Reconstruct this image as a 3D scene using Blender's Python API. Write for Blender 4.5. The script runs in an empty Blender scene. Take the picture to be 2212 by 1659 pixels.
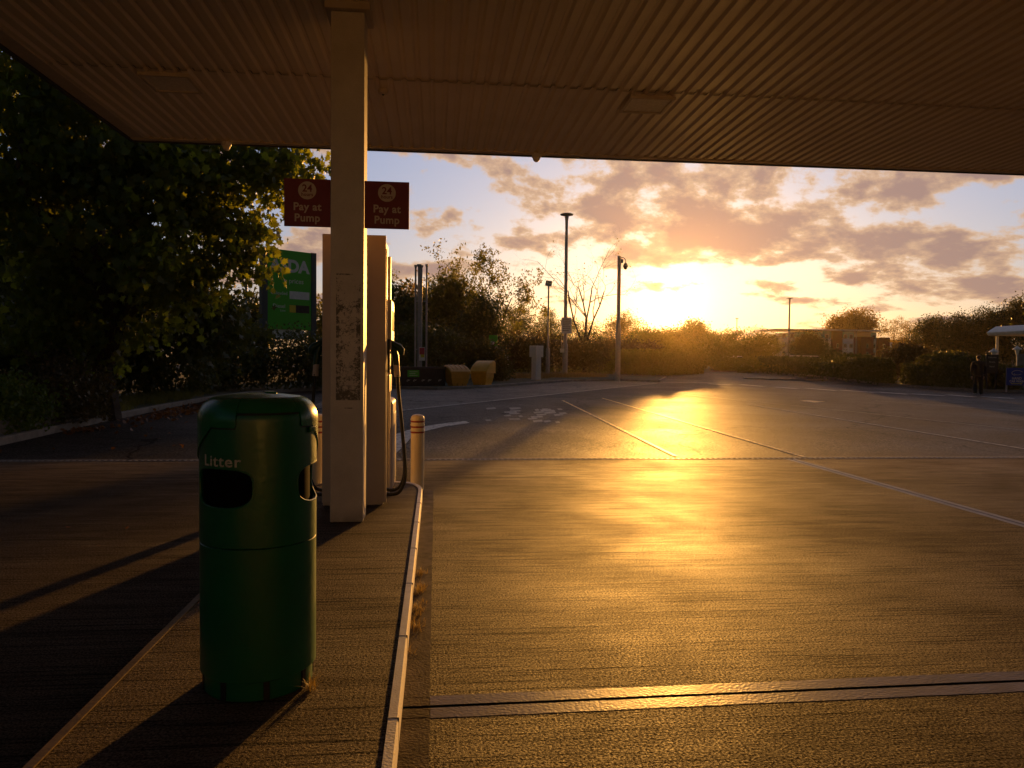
import bpy, bmesh, math, random
import numpy as np
from mathutils import Vector, Matrix, noise
from math import sin, cos, tan, pi, radians, sqrt, exp, atan2

# ------------------------------------------------------------------ camera
S = bpy.context.scene
C = S.collection
random.seed(7)
EYE = 1.58
F, CX, CY = 1615.0, 1106.0, 829.5          # focal length and centre of a 2212 x 1659 frame
yaw, pitch, roll = radians(5.83), radians(-1.83), radians(0.57)
fwd = Vector((sin(yaw)*cos(pitch), cos(yaw)*cos(pitch), sin(pitch)))
r0 = Vector((cos(yaw), -sin(yaw), 0)); u0 = r0.cross(fwd)
rt = r0*cos(roll) + u0*sin(roll); up = -r0*sin(roll) + u0*cos(roll)
cam = bpy.data.cameras.new('camera'); cam.sensor_width = 36; cam.lens = 36*F/2212
cam.clip_end = 9000; cam.clip_start = 0.05
camo = bpy.data.objects.new('camera', cam); C.objects.link(camo)
M4 = Matrix((rt, up, -fwd)).transposed().to_4x4(); M4.translation = Vector((0, 0, EYE))
camo.matrix_world = M4
S.camera = camo

# ------------------------------------------------------------------ light
SUN_AZ, SUN_EL = radians(17.7), radians(4.6)     # azimuth from +Y towards +X
EXPO = 0.30
S.view_settings.view_transform = 'Standard'; S.view_settings.look = 'None'
S.view_settings.exposure = EXPO; S.view_settings.gamma = 1.0
sdir = Vector((sin(SUN_AZ)*cos(SUN_EL), cos(SUN_AZ)*cos(SUN_EL), sin(SUN_EL)))
sl = bpy.data.lights.new('sun', 'SUN'); sl.energy = 4.7; sl.angle = radians(1.1); sl.color = (1.0, 0.45, 0.085)
so = bpy.data.objects.new('sun', sl); C.objects.link(so)
so.rotation_euler = (-sdir).to_track_quat('-Z', 'Y').to_euler(); so.location = (20, 60, 30)

W = bpy.data.worlds.new('World'); S.world = W; W.use_nodes = True
nt = W.node_tree; N = nt.nodes; L = nt.links
for n in list(N): N.remove(n)
def nd(t, **k):
    n = N.new(t)
    for a, b in k.items(): setattr(n, a, b)
    return n
def mth(op, a, b=None, c=None, clamp=False):
    n = N.new('ShaderNodeMath'); n.operation = op; n.use_clamp = clamp
    for i, v in enumerate((a, b, c)):
        if v is None: continue
        if isinstance(v, (int, float)): n.inputs[i].default_value = v
        else: L.new(v, n.inputs[i])
    return n.outputs[0]
def mixc(f, a, b, bt='MIX'):
    n = N.new('ShaderNodeMix'); n.data_type = 'RGBA'; n.blend_type = bt; n.clamp_factor = True
    for s, v in (('Factor', f), ('A', a), ('B', b)):
        i = [q for q in n.inputs if q.name == s and (q.type == 'RGBA' or s == 'Factor')][0]
        if isinstance(v, (int, float)): i.default_value = v
        elif isinstance(v, tuple): i.default_value = (*v, 1)
        else: L.new(v, i)
    return [q for q in n.outputs if q.type == 'RGBA'][0]
def sstep(v, a, b):
    n = N.new('ShaderNodeMapRange'); n.interpolation_type = 'SMOOTHSTEP'
    L.new(v, n.inputs[0]); n.inputs[1].default_value = a; n.inputs[2].default_value = b
    return n.outputs[0]
sky = nd('ShaderNodeTexSky', sky_type='NISHITA', sun_disc=False)
sky.sun_elevation = SUN_EL; sky.sun_rotation = SUN_AZ; sky.air_density = 1.0; sky.dust_density = 1.0; sky.ozone_density = 2.0
tc = nd('ShaderNodeTexCoord')
sx = nd('ShaderNodeSeparateXYZ'); L.new(tc.outputs['Generated'], sx.inputs[0])
X_, Y_, Z_ = sx.outputs
el = mth('MULTIPLY', mth('ARCSINE', Z_), 180/pi)                    # degrees
az = mth('MULTIPLY', mth('ARCTAN2', X_, Y_), 180/pi)
dt = nd('ShaderNodeVectorMath', operation='DOT_PRODUCT'); L.new(tc.outputs['Generated'], dt.inputs[0]); dt.inputs[1].default_value = sdir
ang = mth('MULTIPLY', mth('ARCCOSINE', mth('MINIMUM', dt.outputs['Value'], 0.999999)), 180/pi)
def vec(a, b, c=0.0):
    n = nd('ShaderNodeCombineXYZ')
    for i, v in enumerate((a, b, c)):
        if isinstance(v, (int, float)): n.inputs[i].default_value = v
        else: L.new(v, n.inputs[i])
    return n.outputs[0]
def nz(v, sc, det=8, rough=0.6, dist=0.0):
    n = nd('ShaderNodeTexNoise'); n.inputs['Scale'].default_value = sc; n.inputs['Detail'].default_value = det
    n.inputs['Roughness'].default_value = rough; n.inputs['Distortion'].default_value = dist
    L.new(v, n.inputs['Vector']); return n.outputs['Fac']
# clouds live on the dome: finer and flatter towards the horizon
elp = mth('ADD', mth('MAXIMUM', el, 0.0), 3.5)
lg = mth('MULTIPLY', mth('LOGARITHM', elp, 2.718), 12.0)
cp = vec(mth('MULTIPLY', az, 0.50), mth('ADD', lg, mth('MULTIPLY', az, 0.055)))
n1 = nz(cp, 0.34, 14, 0.60, 0.08)
n2 = nz(vec(mth('MULTIPLY', az, 0.42), mth('ADD', lg, 31.0)), 0.085, 4, 0.5)
def blob(a0, e0, wa, we, tilt=0.0):
    da = mth('SUBTRACT', az, a0); de = mth('SUBTRACT', mth('SUBTRACT', el, e0), mth('MULTIPLY', da, tilt))
    q = mth('ADD', mth('POWER', mth('DIVIDE', da, wa), 2.0), mth('POWER', mth('DIVIDE', de, we), 2.0))
    return mth('EXPONENT', mth('MULTIPLY', q, -1.0))
blobs = [(21.5, 12.4, 6.5, 2.6, 0.0, .27), (19, 8.6, 8.0, 1.4, -0.05, .20), (29.5, 9.6, 5.5, 1.6, -0.1, .20), (8.5, 9.4, 5.5, .7, 0.03, .26), (11.5, 12.0, 3.5, .9, 0, .2), (14, 10.6, 3.0, .6, 0, .2),
         (1.0, 15.2, 4.0, 1.3, 0.0, .26), (37.5, 7.6, 7.5, 1.1, 0.12, .30), (36, 12.2, 8.0, 1.0, 0.15, .30), (39, 4.9, 8.0, .5, 0.04, .16), (26.7, 4.5, 2.0, .25, 0.0, .28), (-3, 7.0, 5.0, .5, 0.0, .20),
         (12.0, 13.4, 3.5, .5, 0.0, .18), (3, 11.2, 2.5, .5, -.05, .15),
         (25.5, 6.4, 3.5, .5, 0, -.2), (17.8, 3.4, 5.0, 1.6, 0.0, -.5), (4, 12.5, 5, 1.1, 0, -.10), (5, 5, 7, 1.6, 0, -.12), (34, 9.8, 6, .6, 0.1, -.22), (30, 14.0, 4, 1.0, .1, -.14), (14.5, 12.2, 2.0, .8, 0, -.12)]
m = None
for a0, e0, wa, we, ti, s in blobs:
    t = mth('MULTIPLY', blob(a0, e0, wa, we, ti), s)
    m = t if m is None else mth('ADD', m, t)
dens = mth('ADD', mth('ADD', mth('MULTIPLY', n1, 2.0), mth('MULTIPLY', n2, .35)), mth('ADD', m, -0.675))
cov = sstep(dens, 0.48, 0.64)
core = sstep(dens, 0.53, 0.80)
# clear sky: measured sky plus the warm scattering of a low sun
K = 1.0/2**EXPO
def glow(deg, col):
    f = mth('EXPONENT', mth('DIVIDE', ang, -deg))
    n = nd('ShaderNodeVectorMath', operation='SCALE'); n.inputs[0].default_value = tuple(c*K for c in col); L.new(f, n.inputs['Scale']); return n.outputs[0]
def add(a, b):
    n = nd('ShaderNodeVectorMath', operation='ADD'); L.new(a, n.inputs[0]); L.new(b, n.inputs[1]); return n.outputs[0]
def scl(a, s):
    n = nd('ShaderNodeVectorMath', operation='SCALE'); L.new(a, n.inputs[0])
    if isinstance(s, float): n.inputs['Scale'].default_value = s
    else: L.new(s, n.inputs['Scale'])
    return n.outputs[0]
def const(c):
    n = nd('ShaderNodeRGB'); n.outputs[0].default_value = (*c, 1); return n.outputs[0]
low = mth('EXPONENT', mth('DIVIDE', mth('MAXIMUM', el, 0.0), -6.0))
front = sstep(mth('MULTIPLY', ang, -1.0), -95.0, -15.0)
SKYK = 0.05
base = scl(sky.outputs[0], SKYK)
clear = add(base, scl(const((.20*K, .24*K, .42*K)), mth('MULTIPLY', front, mth('SUBTRACT', 1.0, mth('MULTIPLY', low, .75)))))
clear = add(clear, scl(const((.30*K, .14*K, .01*K)), mth('MULTIPLY', low, front)))
g_all = add(glow(1.4, (2.6, 1.9, 1.0)), glow(6.0, (.20, .12, .04)))
clear = add(clear, g_all)
edge = add(scl(const((.72*K, .46*K, .27*K)), front), glow(5.0, (.55, .36, .14)))
dark = add(scl(const((.37*K, .235*K, .195*K)), mth('ADD', mth('MULTIPLY', front, .9), .1)), glow(6.0, (.26, .12, .02)))
cl = mixc(core, edge, dark)
fin = mixc(mth('MULTIPLY', cov, .93), clear, cl)
bg = nd('ShaderNodeBackground'); L.new(fin, bg.inputs[0]); bg.inputs[1].default_value = 1.0
ow = nd('ShaderNodeOutputWorld'); L.new(bg.outputs[0], ow.inputs[0])

S.render.engine = 'CYCLES'
S.cycles.max_bounces = 6; S.cycles.diffuse_bounces = 4; S.cycles.transparent_max_bounces = 6
S.cycles.sample_clamp_indirect = 4.0

# ------------------------------------------------------------------ helpers
Y0, Y1, SL = 12.2, 55.0, 0.014
def gz(y): return SL*min(max(y-Y0, 0), Y1-Y0)
def ray(px, py): return fwd + rt*((px-CX)/F) + up*((CY-py)/F)
def at(px, py, Y):
    d = ray(px, py); return Vector((0, 0, EYE)) + d*(Y/d.y)
def G(px, py):
    d = ray(px, py); lo, hi = 1.0, 400.0
    for _ in range(40):
        m_ = (lo+hi)/2
        if EYE + d.z*m_/d.y > gz(m_): lo = m_
        else: hi = m_
    p = at(px, py, lo); p.z = gz(p.y); return p
def tag(o, label=None, cat=None, group=None, kind=None):
    if label: o['label'] = label
    if cat: o['category'] = cat
    if group: o['group'] = group
    if kind: o['kind'] = kind
    return o
def empty(name, loc=(0, 0, 0), rz=0.0, **k):
    o = bpy.data.objects.new(name, None); C.objects.link(o); o.location = loc; o.rotation_euler = (0, 0, rz)
    o.empty_display_size = 0.2
    return tag(o, **k)
def copy_tree(o, parent=None):
    c = o.copy(); C.objects.link(c)
    if parent: c.parent = parent
    for ch in list(o.children): copy_tree(ch, c)
    return c
def link(name, me, m=None, parent=None, smooth=False):
    if m: me.materials.append(m)
    if smooth: me.polygons.foreach_set('use_smooth', [True]*len(me.polygons))
    o = bpy.data.objects.new(name, me); C.objects.link(o)
    if parent: o.parent = parent
    return o
class MB:
    def __init__(s): s.v = []; s.f = []
    def raw(s, vs, fs):
        n = len(s.v); s.v += [tuple(v) for v in vs]; s.f += [tuple(i+n for i in f) for f in fs]; return s
    def box(s, x0, x1, y0, y1, z0, z1, mt=None):
        vs = [Vector((x, y, z)) for z in (z0, z1) for y in (y0, y1) for x in (x0, x1)]
        if mt: vs = [mt @ v for v in vs]
        return s.raw(vs, [(0, 2, 3, 1), (4, 5, 7, 6), (0, 1, 5, 4), (2, 6, 7, 3), (0, 4, 6, 2), (1, 3, 7, 5)])
    def tube(s, pts, r, n=10, caps=True):
        pts = [Vector(p) for p in pts]; rs = r if isinstance(r, (list, tuple)) else [r]*len(pts)
        vs = []; prev = None
        for i, p in enumerate(pts):
            t = (pts[min(i+1, len(pts)-1)] - pts[max(i-1, 0)])
            if t.length < 1e-9: t = Vector((0, 0, 1))
            t.normalize()
            a = prev if prev else (Vector((1, 0, 0)) if abs(t.x) < .9 else Vector((0, 1, 0)))
            a = (a - t*a.dot(t)).normalized(); prev = a; b = t.cross(a)
            for k in range(n):
                q = 2*pi*k/n; vs.append(p + (a*cos(q) + b*sin(q))*rs[i])
        fs = []
        for i in range(len(pts)-1):
            for k in range(n):
                fs.append((i*n+k, i*n+(k+1) % n, (i+1)*n+(k+1) % n, (i+1)*n+k))
        if caps: fs += [tuple(range(n))[::-1], tuple((len(pts)-1)*n+k for k in range(n))]
        return s.raw(vs, fs)
    def lathe(s, prof, c=(0, 0, 0), n=32):
        vs = []; c = Vector(c)
        for r, z in prof:
            for k in range(n): vs.append(c + Vector((r*cos(2*pi*k/n), r*sin(2*pi*k/n), z)))
        fs = []
        for i in range(len(prof)-1):
            for k in range(n): fs.append((i*n+k, i*n+(k+1) % n, (i+1)*n+(k+1) % n, (i+1)*n+k))
        fs += [tuple(range(n))[::-1], tuple((len(prof)-1)*n+k for k in range(n))]
        return s.raw(vs, fs)
    def prism(s, poly, z0, z1, mt=None):
        n = len(poly); vs = [Vector((x, y, z0)) for x, y in poly] + [Vector((x, y, z1)) for x, y in poly]
        if mt: vs = [mt @ v for v in vs]
        return s.raw(vs, [tuple(range(n))[::-1], tuple(range(n, 2*n))] + [(i, (i+1) % n, n+(i+1) % n, n+i) for i in range(n)])
    def build(s, name, m, parent=None, bevel=0, smooth=False, seg=2):
        me = bpy.data.meshes.new(name); me.from_pydata(s.v, [], s.f); me.validate()
        bm = bmesh.new(); bm.from_mesh(me); bmesh.ops.recalc_face_normals(bm, faces=bm.faces)
        if bevel:
            es = [e for e in bm.edges if len(e.link_faces) == 2 and e.calc_face_angle(0) > 0.5]
            bmesh.ops.bevel(bm, geom=es, offset=bevel, segments=seg, affect='EDGES', profile=0.5, clamp_overlap=True)
        bm.to_mesh(me); bm.free()
        o = link(name, me, m, parent)
        if smooth or bevel:
            me.polygons.foreach_set('use_smooth', [True]*len(me.polygons))
            me.set_sharp_from_angle(angle=radians(50 if bevel else 38))
            if bevel: o.modifiers.new('even normals', 'WEIGHTED_NORMAL').keep_sharp = True
        return o
def text(name, body, size, m, parent, loc, rot, ext=0.002, offset=0.0, align='CENTER', spacing=1.0):
    cu = bpy.data.curves.new(name, 'FONT'); cu.body = body; cu.size = size; cu.extrude = ext; cu.offset = offset
    cu.align_x = align; cu.align_y = 'CENTER'; cu.space_character = spacing; cu.resolution_u = 4
    t = bpy.data.objects.new(name, cu); C.objects.link(t)
    bpy.context.view_layer.update()
    me = bpy.data.meshes.new_from_object(t.evaluated_get(bpy.context.evaluated_depsgraph_get()))
    bpy.data.objects.remove(t)
    me.transform(Matrix.Translation(Vector(loc)) @ rot.to_matrix().to_4x4() if not isinstance(rot, Matrix) else Matrix.Translation(Vector(loc)) @ rot)
    o = bpy.data.objects.new(name, me); me.materials.clear(); me.materials.append(m); C.objects.link(o)
    if parent: o.parent = parent
    return o
FACE = Matrix.Rotation(pi/2, 4, 'X')     # text facing -Y

# ------------------------------------------------------------------ materials
def mat(name, col, rough=0.6, metal=0.0, var=0.0, vscale=6.0, bump=0.0, bscale=60.0, spec=0.5, coat=0.0, dirt=None, trans=None):
    m_ = bpy.data.materials.new(name); m_.use_nodes = True
    t = m_.node_tree; b = t.nodes['Principled BSDF']
    b.inputs['Base Color'].default_value = (*col, 1); b.inputs['Roughness'].default_value = rough
    b.inputs['Metallic'].default_value = metal; b.inputs['Specular IOR Level'].default_value = spec
    b.inputs['Coat Weight'].default_value = coat
    co = t.nodes.new('ShaderNodeTexCoord')
    if var:
        n = t.nodes.new('ShaderNodeTexNoise'); n.inputs['Scale'].default_value = vscale; n.inputs['Detail'].default_value = 8; n.inputs['Roughness'].default_value = .65
        t.links.new(co.outputs['Object'], n.inputs['Vector'])
        r = t.nodes.new('ShaderNodeMapRange'); t.links.new(n.outputs['Fac'], r.inputs[0])
        r.inputs[1].default_value = .3; r.inputs[2].default_value = .7; r.inputs[3].default_value = 1-var; r.inputs[4].default_value = 1+var
        v = t.nodes.new('ShaderNodeVectorMath'); v.operation = 'SCALE'; v.inputs[0].default_value = col
        t.links.new(r.outputs[0], v.inputs['Scale']); t.links.new(v.outputs[0], b.inputs['Base Color'])
        r2 = t.nodes.new('ShaderNodeMapRange'); t.links.new(n.outputs['Fac'], r2.inputs[0]); r2.inputs[1].default_value = .3; r2.inputs[2].default_value = .7
        r2.inputs[3].default_value = min(1, rough*1.15); r2.inputs[4].default_value = rough*.85; t.links.new(r2.outputs[0], b.inputs['Roughness'])
    if bump:
        n = t.nodes.new('ShaderNodeTexNoise'); n.inputs['Scale'].default_value = bscale; n.inputs['Detail'].default_value = 4
        t.links.new(co.outputs['Object'], n.inputs['Vector'])
        bp = t.nodes.new('ShaderNodeBump'); bp.inputs['Strength'].default_value = bump; bp.inputs['Distance'].default_value = .01
        t.links.new(n.outputs['Fac'], bp.inputs['Height']); t.links.new(bp.outputs[0], b.inputs['Normal'])
    return m_
class NT:
    """small node writer for the ground and leaf materials"""
    def __init__(s, name):
        s.m = bpy.data.materials.new(name); s.m.use_nodes = True; s.t = s.m.node_tree; s.b = s.t.nodes['Principled BSDF']
        s.co = s.n('ShaderNodeTexCoord').outputs['Object']
    def n(s, t, **k):
        q = s.t.nodes.new(t)
        for a, b in k.items(): setattr(q, a, b)
        return q
    def put(s, i, v):
        if isinstance(v, (int, float)): i.default_value = v
        elif isinstance(v, tuple): i.default_value = (*v, 1) if i.type == 'RGBA' else v
        else: s.t.links.new(v, i)
    def map(s, sc, rot=(0, 0, 0)):
        q = s.n('ShaderNodeMapping'); q.inputs['Scale'].default_value = sc; q.inputs['Rotation'].default_value = rot; s.put(q.inputs[0], s.co); return q.outputs[0]
    def noise(s, v, sc, det=6, r=.6, dist=0.0):
        q = s.n('ShaderNodeTexNoise'); s.put(q.inputs['Vector'], v); q.inputs['Scale'].default_value = sc; q.inputs['Detail'].default_value = det
        q.inputs['Roughness'].default_value = r; q.inputs['Distortion'].default_value = dist; return q.outputs['Fac']
    def rng(s, v, a, b, c=0.0, d=1.0, smooth=False):
        q = s.n('ShaderNodeMapRange'); s.put(q.inputs[0], v)
        if smooth: q.interpolation_type = 'SMOOTHSTEP'
        for i, x in enumerate((a, b, c, d)): q.inputs[i+1].default_value = x
        return q.outputs[0]
    def ma(s, op, a, b=0.0, c=0.0):
        q = s.n('ShaderNodeMath', operation=op); s.put(q.inputs[0], a); s.put(q.inputs[1], b); s.put(q.inputs[2], c); return q.outputs[0]
    def mix(s, f, a, b):
        q = s.n('ShaderNodeMix', data_type='RGBA'); s.put(q.inputs[0], f); s.put(q.inputs[6], a); s.put(q.inputs[7], b); return q.outputs[2]
    def bump(s, h, st=1.0, d=.01, nrm=None):
        q = s.n('ShaderNodeBump'); s.put(q.inputs['Height'], h); q.inputs['Strength'].default_value = st; q.inputs['Distance'].default_value = d
        if nrm: s.put(q.inputs['Normal'], nrm)
        return q.outputs[0]
    def out(s, col=None, rough=None, nrm=None, spec=None):
        if col is not None: s.put(s.b.inputs['Base Color'], col)
        if rough is not None: s.put(s.b.inputs['Roughness'], rough)
        if nrm is not None: s.put(s.b.inputs['Normal'], nrm)
        if spec is not None: s.put(s.b.inputs['Specular IOR Level'], spec)
        return s.m
def brushed(name, c1, c2, rough=.42, grain=1.0, spec=.3, pale_y=None):
    """tamped concrete with fine grooves across the lanes (along X), tyre wear and worn aggregate with sparkle put into its colour"""
    q = NT(name)
    lines = q.noise(q.map((.8, 55, 1)), 1.0, 7, .66, .12)
    coarse = q.noise(q.map((.30, 7, 1)), 1.0, 3, .5, .1)
    big = q.noise(q.co, .55, 7, .62, .4)
    mid = q.noise(q.map((.5, 2.4, 1)), 2.4, 8, .72, .2)
    gr = q.noise(q.co, 230, 3, .7); gr2 = q.noise(q.co, 85, 3, .72)
    sc = q.noise(q.map((.22, 18, 1)), 1.3, 4, .6)
    col = q.mix(q.rng(big, .35, .68), c1, c2)
    dk = q.ma('MULTIPLY', q.rng(lines, .53, .62, 1.0, .28), q.rng(gr2, .36, .64, .35, 1.8))  # grain contrast raised so the bright grains stand in for sun sparkle
    dk = q.ma('MULTIPLY', dk, q.rng(sc, .56, .68, 1.0, .62))
    dk = q.ma('MULTIPLY', dk, q.rng(mid, .32, .66, .72, 1.15))
    if pale_y is not None:
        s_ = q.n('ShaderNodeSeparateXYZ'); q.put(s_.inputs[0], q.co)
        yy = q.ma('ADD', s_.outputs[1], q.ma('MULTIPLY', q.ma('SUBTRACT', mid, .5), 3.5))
        dk = q.ma('MULTIPLY', dk, q.rng(yy, pale_y-1.2, pale_y+1.6, 1.0, 2.1, True))  # paler beyond this distance, with a ragged boundary
    v = q.n('ShaderNodeVectorMath', operation='SCALE'); q.put(v.inputs[0], col); q.put(v.inputs['Scale'], dk)
    ro = q.ma('ADD', q.rng(big, .3, .7, rough+.14, rough-.06), q.rng(gr2, .35, .65, .14, -.12))
    spk = q.ma('MULTIPLY', q.ma('MULTIPLY', q.rng(gr2, .40, .62, .10, 1.9), q.rng(lines, .54, .66, 1.0, .10)), q.rng(mid, .32, .66, .35, 1.25))
    b1 = q.bump(lines, .7, .008*grain)
    b2 = q.bump(coarse, .12, .02*grain, b1)
    b3 = q.bump(gr2, .9, .009*grain, b2)
    b4 = q.bump(gr, .6, .004*grain, b3)
    return q.out(v.outputs[0], ro, b4, q.ma('MULTIPLY', spk, spec))
def asphalt(name, c, rough=.55, patch=.35):
    q = NT(name)
    big = q.noise(q.co, .35, 7, .62, .5); med = q.noise(q.co, 3.2, 6, .7, .2); gr = q.noise(q.co, 28, 4, .75); gr2 = q.noise(q.co, 110, 2, .7)
    dk = q.ma('MULTIPLY', q.rng(big, .3, .7, 1-patch, 1+patch), q.rng(gr, .36, .64, .45, 1.7))
    dk = q.ma('MULTIPLY', dk, q.rng(med, .3, .7, .75, 1.25))
    # dark sealed cracks
    cr = q.n('ShaderNodeTexVoronoi', feature='DISTANCE_TO_EDGE'); cr.inputs['Scale'].default_value = .16
    w = q.n('ShaderNodeVectorMath', operation='ADD'); q.put(w.inputs[0], q.co); wn_ = q.n('ShaderNodeTexNoise'); q.put(wn_.inputs['Vector'], q.co); wn_.inputs['Scale'].default_value = .9
    wn_.inputs['Detail'].default_value = 6; q.put(w.inputs[1], wn_.outputs['Color']); q.put(cr.inputs['Vector'], w.outputs[0])
    ck = q.rng(cr.outputs['Distance'], .0015, .006, .35, 1.0); dk = q.ma('MULTIPLY', dk, ck)
    v = q.n('ShaderNodeVectorMath', operation='SCALE'); v.inputs[0].default_value = c; q.put(v.inputs['Scale'], dk)
    ro = q.ma('ADD', q.rng(big, .3, .7, rough+.08, rough-.08), q.rng(gr, .3, .7, .12, -.12))
    b1 = q.bump(gr, 1.0, .02); b2 = q.bump(gr2, .7, .006, b1)
    return q.out(v.outputs[0], ro, b2, q.ma('MULTIPLY', q.rng(gr, .38, .62, .01, .11), ck))
def worn(name, c, under, thr=.5, sc=9):
    """worn road paint: the paint is missing in patches"""
    q = NT(name); n1_ = q.noise(q.co, sc, 8, .7, .3)
    col = q.mix(q.rng(n1_, thr-.03, thr+.03), c, under)
    return q.out(col, .5, q.bump(q.noise(q.co, 80, 3, .7), .8, .008))
def leafmat(name, c1, c2, transl=(.30, .36, .03), tw=.45, rough=.5):
    q = NT(name)
    g_ = q.n('ShaderNodeNewGeometry').outputs['Random Per Island']
    big = q.noise(q.co, .8, 3, .5)
    f = q.ma('ADD', q.ma('MULTIPLY', g_, .65), q.rng(big, .3, .7, 0.0, .35))
    col = q.mix(f, c1, c2)
    q.out(col, rough, None, .35)
    tr = q.n('ShaderNodeBsdfTranslucent'); q.put(tr.inputs[0], q.mix(f, transl, tuple(min(1, a*1.5) for a in transl)))
    mx = q.n('ShaderNodeMixShader'); mx.inputs[0].default_value = tw
    q.t.links.new(q.b.outputs[0], mx.inputs[1]); q.t.links.new(tr.outputs[0], mx.inputs[2])
    q.t.links.new(mx.outputs[0], q.t.nodes['Material Output'].inputs[0])
    return q.m
M = {}
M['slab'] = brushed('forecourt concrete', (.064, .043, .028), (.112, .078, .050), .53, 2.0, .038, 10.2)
M['margin'] = mat('smooth concrete margin', (.17, .125, .08), .40, var=.3, vscale=5, bump=.25, bscale=60, spec=.16)
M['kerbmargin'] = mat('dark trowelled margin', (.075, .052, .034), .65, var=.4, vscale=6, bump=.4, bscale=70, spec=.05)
M['island'] = brushed('island concrete', (.085, .060, .040), (.130, .093, .064), .62, .8, .10)
M['gap'] = mat('joint sealant', (.012, .011, .010), .6, bump=.3)
M['road'] = asphalt('asphalt', (.046, .036, .029), .56)
M['apron'] = asphalt('pale apron', (.17, .145, .125), .6, .2)
M['grassground'] = mat('earth and turf', (.045, .05, .02), .95, var=.4, vscale=.5, bump=.6, bscale=8)
M['kerb'] = mat('kerb concrete', (.20, .17, .14), .75, var=.3, vscale=3, bump=.5, bscale=30)
M['kerbpaint'] = mat('white kerb paint', (.85, .82, .80), .5, var=.12, vscale=14, bump=.25, bscale=90)
M['whiteline'] = worn('white road paint', (.40, .36, .30), (.06, .05, .04), .545)
M['yellowline'] = worn('yellow road paint', (.60, .40, .10), (.055, .045, .036), .535, 7)
M['faded'] = worn('faded road paint', (.17, .15, .125), (.055, .046, .037), .50, 9)
M['soffit'] = mat('soffit cladding', (.80, .69, .53), .38, var=.06, vscale=1.2, bump=.05)
M['flash'] = mat('canopy flashing', (.58, .50, .40), .45, var=.1, vscale=3)
M['dirtyglass'] = mat('frosted diffuser', (.80, .74, .64), .5, var=.15, vscale=20)
M['maroon'] = mat('maroon sign panel', (.20, .012, .022), .42, var=.08)
M['cream'] = mat('cream lettering', (.62, .52, .44), .5)
M['binbody'] = mat('dark green plastic', (.003, .105, .040), .34, var=.12, vscale=4, bump=.12, bscale=26)
M['binhood'] = mat('green plastic hood', (.003, .120, .046), .26, var=.15, vscale=3, bump=.10, bscale=20)
M['black'] = mat('black plastic', (.008, .008, .008), .45)
M['void'] = mat('shade black liner', (.003, .003, .003), .95, spec=.05)  # near-black keeps the bin openings as dark as shade
M['rubber'] = mat('black rubber', (.010, .011, .010), .35)
M['binink'] = mat('worn grey lettering', (.42, .44, .40), .6, var=.3, vscale=40)
M['pump'] = mat('painted steel', (.62, .52, .42), .42, var=.08, vscale=2, bump=.06)
M['pumpside'] = mat('satin aluminium trim', (.75, .68, .58), .30, .5)
M['nozzlegreen'] = mat('dark green nozzle cover', (.004, .045, .02), .4)
M['red'] = mat('red band', (.30, .015, .012), .5)
M['bollard'] = mat('cream bollard plastic', (.86, .76, .50), .45, var=.06)
M['totemgreen'] = mat('bright green sign face', (.07, .40, .012), .5)
M['totemgrey'] = mat('grey sign edge', (.06, .065, .07), .6)
M['white'] = mat('off white paint', (.72, .68, .64), .55, var=.1)
M['steel'] = mat('galvanised steel', (.34, .31, .30), .5, .3, var=.15, vscale=4)
M['darkbox'] = mat('dark brown timber', (.030, .022, .018), .7, var=.3, vscale=5)
M['grit'] = mat('ochre plastic', (.62, .27, .02), .5, var=.12, vscale=4)
M['grit2'] = mat('bright ochre plastic', (.80, .36, .01), .45, var=.12, vscale=4)
M['bark'] = mat('bark', (.045, .032, .022), .9, var=.3, bump=.8, bscale=20)
M['brick'] = mat('red brick', (.16, .04, .025), .85, var=.15, vscale=2)
M['render'] = mat('pale render', (.90, .86, .84), .8, var=.05)
M['greenpanel'] = mat('pale green cladding', (.26, .50, .40), .7)
M['glass'] = mat('dark window glass', (.03, .032, .035), .15)
M['blue'] = mat('blue banner', (.03, .045, .28), .5)
M['yellow'] = mat('yellow paint', (.65, .50, .02), .5)
M['redink'] = mat('red label', (.5, .03, .05), .5)
M['skin'] = mat('skin', (.45, .26, .18), .55)
M['hair'] = mat('brown hair', (.05, .028, .014), .6)
M['cloth'] = mat('black cloth', (.010, .010, .011), .85)
M['trouser'] = mat('dark trousers', (.012, .012, .012), .85)
M['shoe'] = mat('pale shoes', (.30, .29, .27), .6)
M['carwhite'] = mat('white car paint', (.62, .62, .62), .25, coat=.5)
M['carsilver'] = mat('silver car paint', (.45, .46, .46), .25, .5, coat=.5)
M['cargreen'] = mat('pale green car paint', (.30, .48, .34), .25, coat=.5)
M['dryleaf'] = leafmat('fallen leaves', (.11, .045, .015), (.22, .09, .025), (.25, .1, .02), .3)
M['leafbig'] = leafmat('plane leaves', (.036, .060, .012), (.075, .090, .014), (.30, .33, .02), .44)
M['leafdark'] = leafmat('dark shrub leaves', (.034, .052, .014), (.066, .082, .020), (.14, .14, .012), .25)
M['leafbright'] = leafmat('glossy laurel leaves', (.045, .085, .012), (.09, .13, .02), (.18, .24, .01), .3)
M['leafbrown'] = leafmat('brownish shrub leaves', (.055, .045, .020), (.085, .070, .028), (.14, .10, .02), .25)
M['leafmid'] = leafmat('mid green leaves', (.05, .06, .012), (.09, .085, .02), (.26, .24, .03), .45)
M['leafgold'] = leafmat('yellowing leaves', (.09, .07, .015), (.14, .10, .02), (.40, .27, .04), .5)
M['grass'] = leafmat('grass blades', (.06, .075, .015), (.12, .11, .03), (.30, .26, .04), .4)
M['straw'] = leafmat('dry grass blades', (.12, .085, .03), (.22, .14, .05), (.36, .24, .06), .4)

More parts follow.
